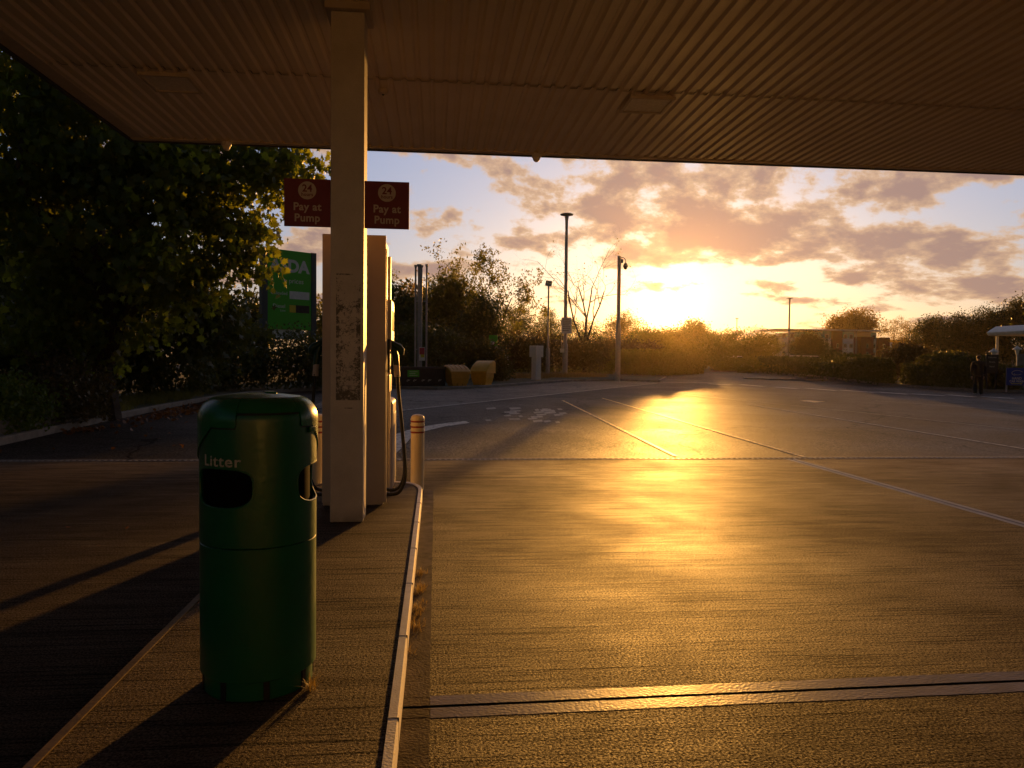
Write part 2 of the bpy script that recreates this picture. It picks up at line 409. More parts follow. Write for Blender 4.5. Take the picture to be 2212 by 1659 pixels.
# ------------------------------------------------------------------ setting: ground, roads
def sheet(name, poly, dz, m, parent=None, split=True):
    bm = bmesh.new(); vs = [bm.verts.new((x, y, 0)) for x, y in poly]; bm.faces.new(vs)
    if split:
        for y in (Y0, Y1):
            bmesh.ops.bisect_plane(bm, geom=bm.verts[:]+bm.edges[:]+bm.faces[:], plane_co=(0, y, 0), plane_no=(0, 1, 0))
    bmesh.ops.triangulate(bm, faces=bm.faces[:])
    for v in bm.verts: v.co.z = gz(v.co.y) + dz
    bmesh.ops.recalc_face_normals(bm, faces=bm.faces)
    for f in bm.faces:
        if f.normal.z < 0: f.normal_flip()
    me = bpy.data.meshes.new(name); bm.to_mesh(me); bm.free()
    return link(name, me, m, parent)
def st(o): o['kind'] = 'structure'; return o
st(sheet('ground', [(-2500, -400), (2500, -400), (2500, 4000), (-2500, 4000)], -.02, M['grassground']))
SLABY = 11.72
# forecourt slab cut by the two open joints
JY0, JY1 = 3.355, 3.405     # open joint across the lane
def jz(x): return 0.0
BAND = .075
def jl(x): return 3.37 + .0145*(x+.1)
gq = .011
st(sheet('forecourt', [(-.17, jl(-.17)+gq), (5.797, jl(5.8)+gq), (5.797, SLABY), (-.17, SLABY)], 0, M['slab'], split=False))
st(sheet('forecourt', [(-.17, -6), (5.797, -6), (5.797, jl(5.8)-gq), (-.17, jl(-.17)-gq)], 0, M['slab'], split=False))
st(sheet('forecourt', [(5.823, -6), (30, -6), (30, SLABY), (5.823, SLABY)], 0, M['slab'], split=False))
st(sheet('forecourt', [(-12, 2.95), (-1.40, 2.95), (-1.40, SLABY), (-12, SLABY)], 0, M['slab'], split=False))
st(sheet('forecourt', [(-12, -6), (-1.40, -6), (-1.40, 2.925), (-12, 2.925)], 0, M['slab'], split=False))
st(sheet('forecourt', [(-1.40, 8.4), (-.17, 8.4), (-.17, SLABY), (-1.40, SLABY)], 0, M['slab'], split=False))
st(sheet('joint_bed', [(-12, -6), (30, -6), (30, 11.70), (-12, 11.70)], -.016, M['gap'], split=False))
def band(name, pts, w0, w1, dz, m):
    """ragged trowelled strip along a polyline"""
    L_, R_ = [], []
    for i in range(len(pts)-1):
        a, b = Vector(pts[i]), Vector(pts[i+1]); n_ = 14
        d = (b-a); t = Vector((-d.y, d.x)).normalized()
        for k in range(n_+1):
            p = a + d*k/n_; L_.append(p + t*(w0 + random.uniform(-.001, .001))); R_.append(p + t*(w1 + random.uniform(-.003, .003)))
    return st(sheet(name, [tuple(p) for p in L_] + [tuple(p) for p in R_[::-1]], dz, m, split=False))
jp = [(-.015, jl(-.015)), (1.5, jl(1.5)), (3.2, jl(3.2)), (5.72, jl(5.72))]
band('joint_border', jp, gq+.002, .11, .001, M['margin'])
band('joint_border', jp, -gq-.002, -.11, .001, M['margin'])
band('joint_border', [(5.81, -6), (5.81, SLABY)], .014, .09, .001, M['margin'])
band('joint_border', [(5.81, -6), (5.81, SLABY)], -.014, -.09, .001, M['margin'])
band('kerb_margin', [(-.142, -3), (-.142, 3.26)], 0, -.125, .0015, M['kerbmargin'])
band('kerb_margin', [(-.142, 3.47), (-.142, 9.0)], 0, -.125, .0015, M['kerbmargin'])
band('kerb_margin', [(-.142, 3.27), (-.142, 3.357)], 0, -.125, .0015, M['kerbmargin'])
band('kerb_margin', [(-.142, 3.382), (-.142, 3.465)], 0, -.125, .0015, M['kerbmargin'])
# drain channel along the forecourt edge
st(sheet('drain_kerb', [(-12, SLABY), (30, SLABY), (30, 11.76), (-12, 11.76)], .004, M['apron'], split=False))
st(sheet('drain_kerb', [(-12, 11.86), (30, 11.86), (30, 11.96), (-12, 11.96)], .004, M['apron'], split=False))
dg = empty('drain_channel', (0, 11.81, 0), label='slotted metal drain channel running across the edge of the concrete forecourt', cat='drain')
MB().box(-12, 30, -.048, .048, -.06, -.03).build('channel', M['gap'], dg)
mb = MB()
x = -12.0
while x < 24:
    mb.box(x, x+.035, -.048, .048, -.03, .003); x += .09
mb.box(-12, 30, -.05, -.040, -.03, .005).box(-12, 30, .040, .05, -.03, .005)
mb.build('grate', M['steel'], dg)

kerbL = [(-7.45, 6), (-7.5, 13.5), (-7.6, 17.5), (-7.5, 22.0), (-7.25, 25.0), (-6.7, 27.8), (-5.6, 30.0), (-4.2, 31.6), (-2.2, 32.8)]
kb = [G(*p) for p in ((945, 842.6), (1036, 839), (1132, 832), (1240, 824), (1340, 823), (1425, 826))]
kerbL += [(p.x, p.y) for p in kb]
backk = [G(*p) for p in ((1440, 817), (1339, 813), (1263, 809), (1106, 806))]
verge = kerbL + [(p.x, p.y) for p in backk]
# road: right and far edges measured off the hedge line
he = [G(*p) for p in ((1537, 803), (1637, 805), (1723, 811), (1819, 821), (1897, 831), (2009, 840), (2106, 845), (2212, 848))]
hedge_line = [(p.x, p.y) for p in he]
road = [(-7.45, 11.96), (34, 11.96), (34, 26.5)] + hedge_line[::-1] + [(22, 80), (22, 130), (40, 200), (-90, 200), (-90, 60), (-20, 60)]
road = [(-7.45, 11.96), (40, 11.96), (40, hedge_line[-1][1])] + hedge_line[::-1] + [(hedge_line[0][0]+2, 96), (-60, 96), (-60, 40), (-7.45, 30)]
st(sheet('road', road, 0.0, M['road']))
ap = [G(*p) for p in ((870, 887), (1050, 868), (1250, 846), (1420, 826.5), (1560, 822))]
apron = [(-7.4, 19.3)] + [(p.x, p.y) for p in ap] + [(p.x, p.y-.0) for p in kb[::-1]] + [(-2.2, 32.8), (-4.2, 31.6), (-5.6, 30.0), (-6.7, 27.8), (-7.25, 25.0)]
st(sheet('pale_apron', [(p.x, p.y) for p in ap] + [(p.x, p.y-.05) for p in kb[::-1]] + [(-2.2, 32.75), (-3.9, 31.6), (-3.6, 22.0)], .005, M['apron']))
# verge (raised, behind a kerb) on the left and around to the bins
vg = [(p[0], p[1]) for p in kerbL] + [(p.x, p.y) for p in backk] + [(-60, 60), (-60, 6)]
st(sheet('verge', vg, .09, M['grassground']))
def strip(name, pts, w, h, m, z0=-.02, kind='structure'):
    v, f = [], []
    pts = [Vector((p[0], p[1], 0)) for p in pts]
    for i, p in enumerate(pts):
        d = (pts[min(i+1, len(pts)-1)] - pts[max(i-1, 0)]).normalized(); t = Vector((-d.y, d.x, 0))
        g_ = gz(p.y)
        for off, z in ((0, z0), (0, h-.02), (.02, h), (w, h), (w, z0)):
            q = p + t*off; v.append((q.x, q.y, g_+z))
    for i in range(len(pts)-1):
        for k in range(4): f.append((i*5+k, i*5+k+1, (i+1)*5+k+1, (i+1)*5+k))
    f += [(0, 1, 2, 3, 4), tuple(len(v)-5+k for k in range(5))]
    o = MB().raw(v, f).build(name, m)
    if kind: o['kind'] = kind
    return o
def dens_(pts, step=1.2):
    o = []
    for a, b in zip(pts[:-1], pts[1:]):
        a, b = Vector(a[:2]), Vector(b[:2]); n_ = max(1, int((b-a).length/step))
        o += [tuple(a + (b-a)*k/n_) for k in range(n_)]
    return o + [tuple(pts[-1][:2])]
strip('kerb', dens_(kerbL), .13, .125, M['kerb'])
strip('kerb', dens_([(p.x, p.y) for p in kb[-1:]] + [(p.x, p.y) for p in backk]), .13, .11, M['kerb'])
strip('kerb', dens_([(p[0], p[1]) for p in hedge_line[::-1]]), -.13, .12, M['kerb'])
o = sheet('verge', hedge_line + [(40, hedge_line[-1][1]), (120, 20), (160, 140), (hedge_line[0][0]+3, 140)], .08, M['grassground']); st(o)
# raised dark traffic island far right of centre
ti = [G(*p) for p in ((1647, 818), (1700, 812), (1750, 822), (1690, 826))]
tip = []
cx_ = sum((p.x for p in ti))/4; cy_ = sum((p.y for p in ti))/4
tip = [(cx_+2.8*cos(a*pi/8), cy_+2.2*sin(a*pi/8)) for a in range(16)]
strip('kerb', tip + tip[:1], .1, .09, M['kerb']); st(sheet('traffic_island', tip, .085, M['road']))

# painted lines
def line(name, a, b, w, m, dz=.008, dash=None, jit=.006):
    a, b = Vector(a[:2]), Vector(b[:2]); d = b-a; n_ = max(2, int(d.length/.5)); t = Vector((-d.y, d.x)).normalized()*w/2
    Lp, Rp = [], []
    for k in range(n_+1):
        p = a + d*k/n_; j = random.uniform(-jit, jit)
        Lp.append(p+t*(1+j/w)); Rp.append(p-t*(1-j/w))
    return st(sheet(name, [tuple(p) for p in Lp] + [tuple(p) for p in Rp[::-1]], dz, m))
def gl(px, py): p = G(px, py); return (p.x, p.y)
line('painted_line', gl(1215, 865), gl(1460, 986), .075, M['yellowline'])
line('painted_line', gl(1300, 860), gl(1740, 988), .075, M['yellowline'])
line('painted_line', gl(1612, 873), gl(2320, 987), .075, M['whiteline'])
line('painted_line', gl(1480, 853), gl(1800, 885), .09, M['faded'])
line('painted_line', gl(1800, 885), gl(2212, 930), .09, M['faded'])
line('painted_line', gl(1890, 866), gl(2300, 895), .09, M['faded'])
line('painted_line', gl(868, 887), gl(1420, 828), .12, M['whiteline'], .010)
line('painted_line', gl(1420, 828), gl(1570, 826), .12, M['whiteline'], .010)
for a, b in (((1530, 829), (1580, 832)), ((1600, 831), (1650, 835)), ((1672, 836), (1722, 840)), ((1743, 839), (1806, 844)), ((1815, 843), (1890, 848)), ((1895, 847), (1962, 852)), ((1968, 851), (2040, 855)), ((2046, 853), (2108, 858)), ((2118, 857), (2190, 861))):
    line('give_way_dash', gl(*a), gl(*b), .36, M['whiteline'])
def poly(name, pts, m, dz=.008):
    return st(sheet(name, [gl(*p) for p in pts], dz, m))
poly('yellow_patch', [(1726, 866), (1745, 865), (1783, 868), (1760, 870)], M['yellowline'])
poly('painted_arrow', [(846, 965), (855, 980), (866, 970), (890, 945), (905, 935), (960, 922), (1015, 914), (1005, 910), (960, 915), (925, 920), (880, 930), (850, 940)], M['whiteline'])
rr = random.Random(3)
for k in range(26):
    px, py = rr.uniform(1045, 1225), rr.uniform(880, 912); w_ = rr.uniform(6, 26)
    poly('faded_road_letter', [(px, py), (px+w_, py-rr.uniform(0, 2)), (px+w_+4, py+rr.uniform(1.5, 2.5)), (px+3, py+rr.uniform(2.5, 4))], M['faded'])

# ------------------------------------------------------------------ pump island
XL, XR, YE = -1.45, -.14, 8.95
def island_outline(inset, y0=-4.0):
    xl, xr, ye = XL+inset, XR-inset, YE-inset; r = .34
    P = [(xl, y0), (xr, y0)]
    for k in range(9):
        a = pi/2*k/8; P.append((xr-r*.8+r*.8*cos(a), ye-r*1.6+r*1.6*sin(a)))
    for k in range(9):
        a = pi/2+pi/2*k/8; P.append((xl+r*.8+r*.8*cos(a), ye-r*1.6+r*1.6*sin(a)))
    return P
isl = empty('pump_island', (0, 0, 0), label='raised concrete pump island with a white painted kerb under the litter bin and pump', cat='island')
MB().prism(island_outline(.045), -.05, .118).build('deck', M['island'], isl)
po, pi_ = island_outline(0), island_outline(.043)
def ring(a, b, n0, n1):
    v, f = [], []
    for i in range(n0, n1):
        ox, oy = a[i]; ix, iy = b[i]
        v += [(ox, oy, -.05), (ox, oy, .108), (ox*.85+ix*.15, oy*.85+iy*.15, .124), (ix, iy, .124), (ix, iy, -.05)]
    n_ = n1-n0
    for i in range(n_-1):
        for k in range(4): f.append((i*5+k, i*5+k+1, i*5+k+6, i*5+k+5))
    return v, f
po2 = [po[-1]] + po; 
v, f = ring(po, pi_, 1, 14); MB().raw(v, f).build('kerb_edge', M['kerbpaint'], isl, smooth=True)
poL = po[14:] + [po[0]]; piL = pi_[14:] + [pi_[0]]
v, f = ring(poL, piL, 0, len(poL)); MB().raw(v, f).build('kerb_edge', M['margin'], isl, smooth=True)

for y_ in (2.2, 3.02, 3.93, 4.86, 5.77, 6.70, 7.6):
    MB().box(XR-.046, XR+.0012, y_-.0025, y_+.0025, .0, .1252).build('kerb_joint', M['gap'], isl)
# ------------------------------------------------------------------ canopy
ZC = 4.67; CXL, CXR, CYF, CYB = -4.30, 17.0, 11.22, -7.0
can = empty('petrol_station_canopy', (3, 3, ZC), label='large flat forecourt canopy with ribbed beige underside over the pumps', cat='canopy')
def ribbed(x0, x1, y0, y1, z, pitch_=.152, dep=.028, flip=1):
    xs, zs = [], []
    x = x0
    while x < x1:
        for o_, d_ in ((0, 0), (.50, 0), (.66, dep), (.84, dep)):
            xs.append(x+o_*pitch_); zs.append(z+d_)
        x += pitch_
    v = [(a-3, y-3, b-ZC) for y in (y0, y1) for a, b in zip(xs, zs)]; n_ = len(xs)
    return v, [(i, i+1, n_+i+1, n_+i) for i in range(n_-1)]
SEAM = 8.47
mb = MB(); v, f = ribbed(CXL+.17, CXR, CYB, SEAM+.03, ZC+.006); mb.raw(v, f)
mb.build('soffit_sheet', M['soffit'], can)
mb = MB(); v, f = ribbed(CXL+.17, CXR, SEAM, CYF-.09, ZC-.008); mb.raw(v, f); mb.build('soffit_sheet', M['soffit'], can)
q = lambda x0, x1, y0, y1, z0, z1: (x0-3, x1-3, y0-3, y1-3, z0-ZC, z1-ZC)
MB().box(*q(CXL, CXR, CYF-.10, CYF, ZC-.022, ZC+.07)).build('edge_flashing', M['flash'], can, bevel=.006)
MB().box(*q(CXL, CXL+.19, CYB, CYF-.105, ZC-.014, ZC+.07)).build('edge_flashing', M['flash'], can, bevel=.006)
MB().box(*q(CXL-.03, CXR, CYF+.002, CYF+.05, ZC-.035, ZC+.95)).box(*q(CXL-.05, CXL-.002, CYB, CYF+.05, ZC-.035, ZC+.95)).build('fascia', M['totemgrey'], can)
MB().box(*q(CXL, CXR, CYB, CYF, ZC+.12, ZC+.9)).build('roof_deck', M['totemgrey'], can)
def soffit_light(cx, cy, label):
    t = empty('canopy_light', (cx, cy, ZC-.03), label=label, cat='ceiling light', group='recessed lights in the canopy')
    w = .235; mb = MB()
    for a in range(4):
        mt = Matrix.Rotation(a*pi/2, 4, 'Z'); mb.box(-w-.03, w+.03 if a % 2 == 0 else w-.0, w, w+.035, -.012, .03, mt) if False else mb.box(-w-.035, w, w, w+.035, -.012, .04, mt)
    mb.build('frame', M['flash'], t, bevel=.004)
    MB().box(-w+.001, w-.001, -w+.001, w-.001, .004, .012).build('diffuser', M['dirtyglass'], t)
    return t
soffit_light(-2.97, 8.84, 'square recessed canopy light left of the white column')
soffit_light(2.49, 8.84, 'square recessed canopy light right of the white column')
def dome(cx, cy, label, s=1.0):
    t = empty('dome_camera', (cx, cy, ZC-.02), label=label, cat='security camera', group='small cameras along the canopy edge')
    MB().lathe([(.055*s, 0), (.058*s, -.03*s), (.050*s, -.045*s)][::-1], n=20).build('housing', M['white'], t, smooth=True)
    MB().lathe([(.044*s*cos(a*pi/12), -.045*s-.050*s*sin(a*pi/12)) for a in range(6, -1, -1)], n=20).build('lens_dome', M['dirtyglass'], t, smooth=True)
dome(-3.0, CYF-.07, 'small dome camera on the canopy edge above the tree, left of the column', 1.25)
dome(1.47, CYF-.07, 'small dome camera on the canopy edge right of the column, above blue sky', 1.25)
t = empty('smoke_detector', (-.62, 8.75, ZC-.02), label='small round fitting on the ribbed canopy underside tight against the column', cat='detector')
MB().lathe([(.03, -.05), (.055, -.04), (.06, -.0)], n=20).build('housing', M['flash'], t, smooth=True)
MB().lathe([(.012, -.062), (.015, -.05)], n=12).build('sensor', M['totemgrey'], t, smooth=True)

# unseen shop added behind the camera, its sunlit wall bounces warm fill light
shp = empty('bounce_shop', (3, -12, 0), label='pale forecourt shop with big windows facing the pumps', cat='shop')
MB().box(-12, 12, -8, 0, 0, 3.9).build('wall', M['pump'], shp)
for k in range(6):
    w_ = MB().box(-10.6+k*3.2, -8.0+k*3.2, .01, .05, .9, 2.5).build('window', M['flash'], shp); MB().box(-10.5+k*3.2, -8.1+k*3.2, .051, .06, 1.0, 2.4).build('pane', M['glass'], w_)
MB().box(8.9, 10.9, .01, .06, .02, 2.3).build('door', M['glass'], shp)
MB().box(-12.3, 12.3, -8.2, .6, 3.92, 4.2).build('roof', M['totemgrey'], shp)

# column, with the remains of a torn off poster
def column_material():
    q_ = NT('column paint')
    fine = q_.noise(q_.co, 90, 4, .7); big = q_.noise(q_.co, 3.2, 7, .65); spk = q_.noise(q_.co, 38, 8, .8, .2)
    s_ = q_.n('ShaderNodeSeparateXYZ'); q_.put(s_.inputs[0], q_.co)
    X, Z = s_.outputs[0], s_.outputs[2]
    def box1(v, a, b, e): return q_.ma('MULTIPLY', q_.rng(v, a-e, a+e), q_.rng(v, b-e, b+e, 1.0, 0.0))
    inx = box1(X, -.095, .118, .0015); inz = box1(Z, 1.09, 2.205, .003)
    ins = q_.ma('MULTIPLY', inx, inz)
    # denser residue near the edges and the foot of the poster
    ed = q_.ma('MAXIMUM', q_.rng(X, -.03, -.09, 0, .085), q_.rng(X, .06, .112, 0, .085))
    ed = q_.ma('MAXIMUM', ed, q_.rng(Z, 1.22, 1.10, 0, .15))
    bands = q_.noise(q_.map((1.5, 1, 7)), 1.0, 4, .6)
    d_ = q_.ma('ADD', q_.ma('ADD', spk, ed), q_.rng(bands, .35, .7, -.06, .10))
    topfade = q_.rng(Z, 1.95, 2.15, 0.0, -.10)
    res = q_.ma('MULTIPLY', ins, q_.rng(q_.ma('ADD', d_, topfade), .53, .60))
    tl = q_.ma('MULTIPLY', q_.ma('MULTIPLY', box1(X, -.095, .05, .002), box1(Z, 2.197, 2.209, .002)), q_.rng(spk, .42, .5))
    ch = q_.ma('MULTIPLY', q_.ma('MULTIPLY', box1(X, -.02, .05, .004), box1(Z, .985+.03, .993+.03, .003)), q_.rng(spk, .40, .5))
    res = q_.ma('MAXIMUM', res, q_.ma('MAXIMUM', tl, ch))
    dirt = q_.rng(Z, .0, .25, .68, 1.0)
    v = q_.n('ShaderNodeVectorMath', operation='SCALE'); v.inputs[0].default_value = (.66, .61, .56)
    q_.put(v.inputs['Scale'], q_.ma('MULTIPLY', q_.rng(big, .3, .7, .86, 1.1), q_.rng(fine, .3, .7, .9, 1.08)))
    col = q_.mix(q_.ma('MULTIPLY', res, .88), v.outputs[0], (.055, .045, .035))
    stn = q_.ma('MULTIPLY', q_.rng(Z, .0, .16, 1.0, 0.0), q_.rng(big, .40, .6))
    col = q_.mix(q_.ma('MULTIPLY', stn, .6), col, (.14, .09, .05))
    return q_.out(col, .5, q_.bump(fine, .35, .004))
M['column'] = column_material()
CW = .145
colu = empty('canopy_column', (-.785, 6.745+CW, .12), label='tall square off-white canopy column with a torn off poster mark standing on the island', cat='column')
MB().box(-CW, CW, -CW, CW, 0, ZC-.12-.06).build('shaft', M['column'], colu, bevel=.006)
MB().box(-CW-.05, CW+.05, -CW-.05, CW+.05, ZC-.12-.055, ZC-.12+.02).build('collar', M['flash'], colu, bevel=.004)
def pay_sign(x0, x1, lab):
    z0, z1 = 2.735, 3.15; cx_ = (x0+x1)/2; w = x1-x0
    t = empty('payment_sign', (cx_, 6.765, (z0+z1)/2), label=lab, cat='sign', group='payment signs on the column')
    MB().box(-w/2, w/2, -.012, .012, -(z1-z0)/2, (z1-z0)/2).build('panel', M['maroon'], t, bevel=.003)
    mb = MB(); n_ = 40
    mb.raw([(.078*cos(2*pi*k/n_), -.0135, .106+.078*sin(2*pi*k/n_)) for k in range(n_)], [tuple(range(n_))]); mb.build('disc', M['cream'], t)
    text('lettering', 'Pay at', .094, M['cream'], t, (0, -.0135, -.038), FACE, .0008, .0022, spacing=1.06)
    text('lettering', 'Pump', .094, M['cream'], t, (0, -.0135, -.135), FACE, .0008, .0022, spacing=1.06)
    text('lettering', '24', .088, M['maroon'], t, (0, -.0145, .122), FACE, .0006, .0018)
    text('lettering', 'hours', .042, M['maroon'], t, (0, -.0145, .070), FACE, .0006, .0008, spacing=1.05)
pay_sign(-1.330, -.933, 'maroon 24 hours pay at pump sign left of the column against the tree')
pay_sign(-.637, -.245, 'maroon 24 hours pay at pump sign right of the column against the sky')

# ------------------------------------------------------------------ fuel pump
pmp = empty('fuel_pump', (-.80, 7.5, .12), label='tall pale fuel pump with hoses standing on the island behind the column', cat='fuel pump')
PW = .305
MB().box(-PW, PW-.02, 0, .66, 0.0, 2.66).build('cabinet', M['pump'], pmp, bevel=.012)
MB().box(-PW-.005, PW+.0, -.012, .012, .03, 2.675).build('end_panel', M['pump'], pmp, bevel=.006)
MB().box(PW-.019, PW+.01, .03, .075, .02, 2.55).box(PW-.019, PW+.012, .60, .655, .02, 2.55).build('trim', M['pumpside'], pmp, bevel=.004)
MB().prism([(0.14, 1.55), (.60, 1.55), (.60, 2.02), (.50, 2.06), (.14, 2.06)], PW-.018, PW+.048, Matrix(((0, 0, 1, 0), (1, 0, 0, 0), (0, 1, 0, 0), (0, 0, 0, 1)))).build('display_housing', M['pump'], pmp, bevel=.01)
MB().box(PW+.046, PW+.052, .22, .52, 1.75, 1.95).build('screen', M['glass'], pmp)
MB().box(PW-.018, PW+.03, .12, .52, 1.12, 1.30).build('card_reader', M['pump'], pmp, bevel=.01)
MB().box(-PW+.0, PW+.035, .70, 1.35, .0, 1.02).build('base_cabinet', M['pump'], pmp, bevel=.06, seg=4)
MB().box(PW+.0352, PW+.040, .78, 1.27, .10, .86).build('base_door', M['pumpside'], pmp, bevel=.002)
def nozzle(sgn, yy, label=None):
    b = PW*sgn
    n_ = MB()
    n_.box(b, b+sgn*.035, yy-.05, yy+.05, 1.32, 1.66) if sgn > 0 else n_.box(b+sgn*.035, b, yy-.05, yy+.05, 1.32, 1.66)
    nb = n_.build('nozzle_boot', M['black'], pmp, bevel=.008)
    # nozzle: spout in the boot, hooded head and grip hanging outwards
    def P(dx, z): return (b+sgn*dx, yy, z)
    nz_ = MB()
    nz_.tube([P(.00, 1.72), P(.03, 1.66), P(.055, 1.61)], [.011, .014, .016], 10)
    nz_.tube([P(.040, 1.64), P(.075, 1.60), P(.12, 1.575), P(.145, 1.55), P(.148, 1.50)], [.018, .034, .040, .036, .024], 12)
    nz_.tube([P(.060, 1.59), P(.085, 1.50), P(.098, 1.40), P(.108, 1.28)], [.026, .034, .030, .020], 12)
    nn = nz_.build('nozzle', M['nozzlegreen'], pmp, smooth=True)
    MB().tube([P(.055, 1.56), P(.025, 1.50), P(.022, 1.42), P(.04, 1.36), P(.075, 1.34)], .007, 8).build('trigger_guard', M['black'], nn, smooth=True)
    MB().tube([P(.097, 1.40), P(.106, 1.28)], .030, 12).build('label_band', M['pump'], nn, smooth=True)
    # hose: down from the nozzle, out in a bow and back to the foot of the cabinet
    ctrl = [(.108, 1.28), (.118, 1.12), (.135, .95), (.158, .72), (.180, .48), (.192, .30), (.182, .18), (.13, .08), (.05, .055), (-.02, .07)]
    pts = []
    for i in range(len(ctrl)-1):
        p0 = ctrl[max(i-1, 0)]; p1 = ctrl[i]; p2 = ctrl[i+1]; p3 = ctrl[min(i+2, len(ctrl)-1)]
        for k in range(6):
            t_ = k/6
            c_ = [0.5*((2*p1[j]) + (-p0[j]+p2[j])*t_ + (2*p0[j]-5*p1[j]+4*p2[j]-p3[j])*t_*t_ + (-p0[j]+3*p1[j]-3*p2[j]+p3[j])*t_**3) for j in (0, 1)]
            pts.append(c_)
    MB().tube([(b+sgn*a, yy+.02*sin(z*3), z+.02) for a, z in pts], .0175, 10).build('hose', M['rubber'], pmp, smooth=True)
    MB().tube([(b+sgn*a*.93, yy+.09+.02*sin(z*2), z+.05) for a, z in pts[14:]], .016, 10).build('hose', M['rubber'], pmp, smooth=True)
nozzle(1, .18); nozzle(-1, .22)

# bollards behind the island end
def bollard(x, y, lab):
    t = empty('bollard', (x, y, 0), label=lab, cat='bollard', group='bollards behind the pump island')
    MB().lathe([(.080, -.02), (.080, .70), (.080, .86), (.077, .885), (.060, .905), (.03, .915), (.005, .917)], n=32).build('post', M['bollard'], t, smooth=True)
    for z in (.69, .755, .82):
        MB().lathe([(.079, z), (.083, z+.002), (.083, z+.018), (.079, z+.020)], n=32).build('band', M['red'], t, smooth=True)
        MB().lathe([(.079, z+.022), (.085, z+.026), (.085, z+.042), (.079, z+.046)], n=32).build('collar', M['bollard'], t, smooth=True)
bollard(-.215, 9.08, 'cream bollard with red bands beyond the kerb tip, in full view right of the pump')
bollard(-1.385, 9.08, 'cream bollard with red bands mostly hidden between bin and pump')

# ------------------------------------------------------------------ foliage
TPL = {
 'maple': np.array([(0, -.50), (.16, -.34), (.46, -.40), (.36, -.10), (.64, .10), (.34, .14), (.30, .34), (.13, .28), (0, .66),
                    (-.13, .28), (-.30, .34), (-.34, .14), (-.64, .10), (-.36, -.10), (-.46, -.40), (-.16, -.34)]),
 'leaf': np.array([(0, -.5), (.24, -.12), (.20, .2), (0, .55), (-.20, .2), (-.24, -.12)]),
 'spray': np.array([(0, -.55), (.16, -.2), (.5, -.05), (.2, .1), (.28, .5), (0, .3), (-.3, .55), (-.18, .08), (-.5, .12), (-.16, -.2)]),
}
def leaf_mesh(name, P, size, kind, m, parent, seed, flat=.55, sv=.35):
    rg = np.random.default_rng(seed); P = np.asarray(P); n = len(P); T = TPL[kind]; k = len(T)
    nr = rg.normal(size=(n, 3)); nr[:, 2] = nr[:, 2]*(.6) + flat; nr /= np.linalg.norm(nr, axis=1)[:, None]
    a = rg.normal(size=(n, 3)); u = np.cross(nr, a); u /= np.linalg.norm(u, axis=1)[:, None]; v = np.cross(nr, u)
    s = size*(1+rg.uniform(-sv, sv, n))[:, None, None]
    fold = (np.abs(T[:, 0])*.5 - .22*T[:, 1]**2)[None, :, None]
    V = P[:, None, :] + s*(T[None, :, 0, None]*u[:, None, :] + T[None, :, 1, None]*v[:, None, :] - fold*nr[:, None, :]*rg.uniform(.1, 1.1, (n, 1, 1)))
    V = V.reshape(-1, 3)
    me = bpy.data.meshes.new(name); me.vertices.add(n*k); me.vertices.foreach_set('co', V.astype('f').ravel())
    me.loops.add(n*k); me.loops.foreach_set('vertex_index', np.arange(n*k, dtype='i'))
    me.polygons.add(n); me.polygons.foreach_set('loop_start', np.arange(0, n*k, k, dtype='i'))
    me.update(calc_edges=True); me.validate()
    return link(name, me, m, parent)
def clumped(rg, spheres, n, per, cr, shell=.55, squash=1.0):
    """n leaves in clusters of ~per through a union of ellipsoids (x, y, z, r[, weight])"""
    S_ = np.array([(s[0], s[1], s[2], s[3], s[4] if len(s) > 4 else s[3]**2) for s in spheres])
    w = S_[:, 4]/S_[:, 4].sum(); nc = max(3, n//per)
    idx = rg.choice(len(S_), nc, p=w)
    d = rg.normal(size=(nc, 3)); d /= np.linalg.norm(d, axis=1)[:, None]
    r = (shell + (1-shell)*rg.random(nc)**.6)*S_[idx, 3]; r *= 1+.12*rg.normal(size=nc)
    c = S_[idx, :3] + d*r[:, None]*np.array([1, 1, squash])
    j = rg.integers(0, nc, n); off = rg.normal(size=(n, 3))*cr*np.array([1, 1, .7])
    return c[j] + off, c
def limbs(mb, base, top_pts, r0, rg, n=7):
    """a trunk and limbs that reach towards some of the clump centres"""
    base = np.array(base)
    cen = np.mean(top_pts, axis=0); fork = base + (cen-base)*np.array([.6, .6, .45])
    pts = [base, base+(fork-base)*.5+rg.normal(size=3)*r0*.6, fork]
    mb.tube([tuple(p) for p in pts], [r0, r0*.8, r0*.65], 8)
    for i in rg.choice(len(top_pts), min(n, len(top_pts)), replace=False):
        e = top_pts[i]; mid = (fork+e)/2 + rg.normal(size=3)*np.linalg.norm(e-fork)*.10 + np.array([0, 0, .08*np.linalg.norm(e-fork)])
        mb.tube([tuple(fork), tuple(mid), tuple(e)], [r0*.42, r0*.25, r0*.07], 5)
def tree(label, base, spheres, n, size, m, seed, name='tree', cat='tree', per=26, cr=None, kind='spray', r0=.16, shell=.45, group=None, squash=1.0, nl=9, flat=.45, sub=None):
    rg = np.random.default_rng(seed); base = Vector(base)
    t = empty(name, base, label=label, cat=cat, group=group)
    L_ = [(s[0]-base.x, s[1]-base.y, s[2]-base.z) + tuple(s[3:]) for s in spheres]
    P, c = clumped(rg, L_, n, per, cr or size*3.0, shell, squash)
    if name != 'shrub' and name != 'hedge':
        P = P[P[:, 2] > .25]
    else: P = P[P[:, 2] > .02]
    leaf_mesh('crown' if r0 else 'foliage', P, size, kind, m, t, seed+1, flat)
    if r0:
        mb = MB(); limbs(mb, (0, 0, -.1), c, r0, rg, nl); mb.build('trunk', M['bark'], t, smooth=True)
    return t
def sph(px, py, Y, rpx, w=None):
    p = at(px, py, Y); r = rpx*Y/F
    return (p.x, p.y, p.z, r) + ((w,) if w else ())
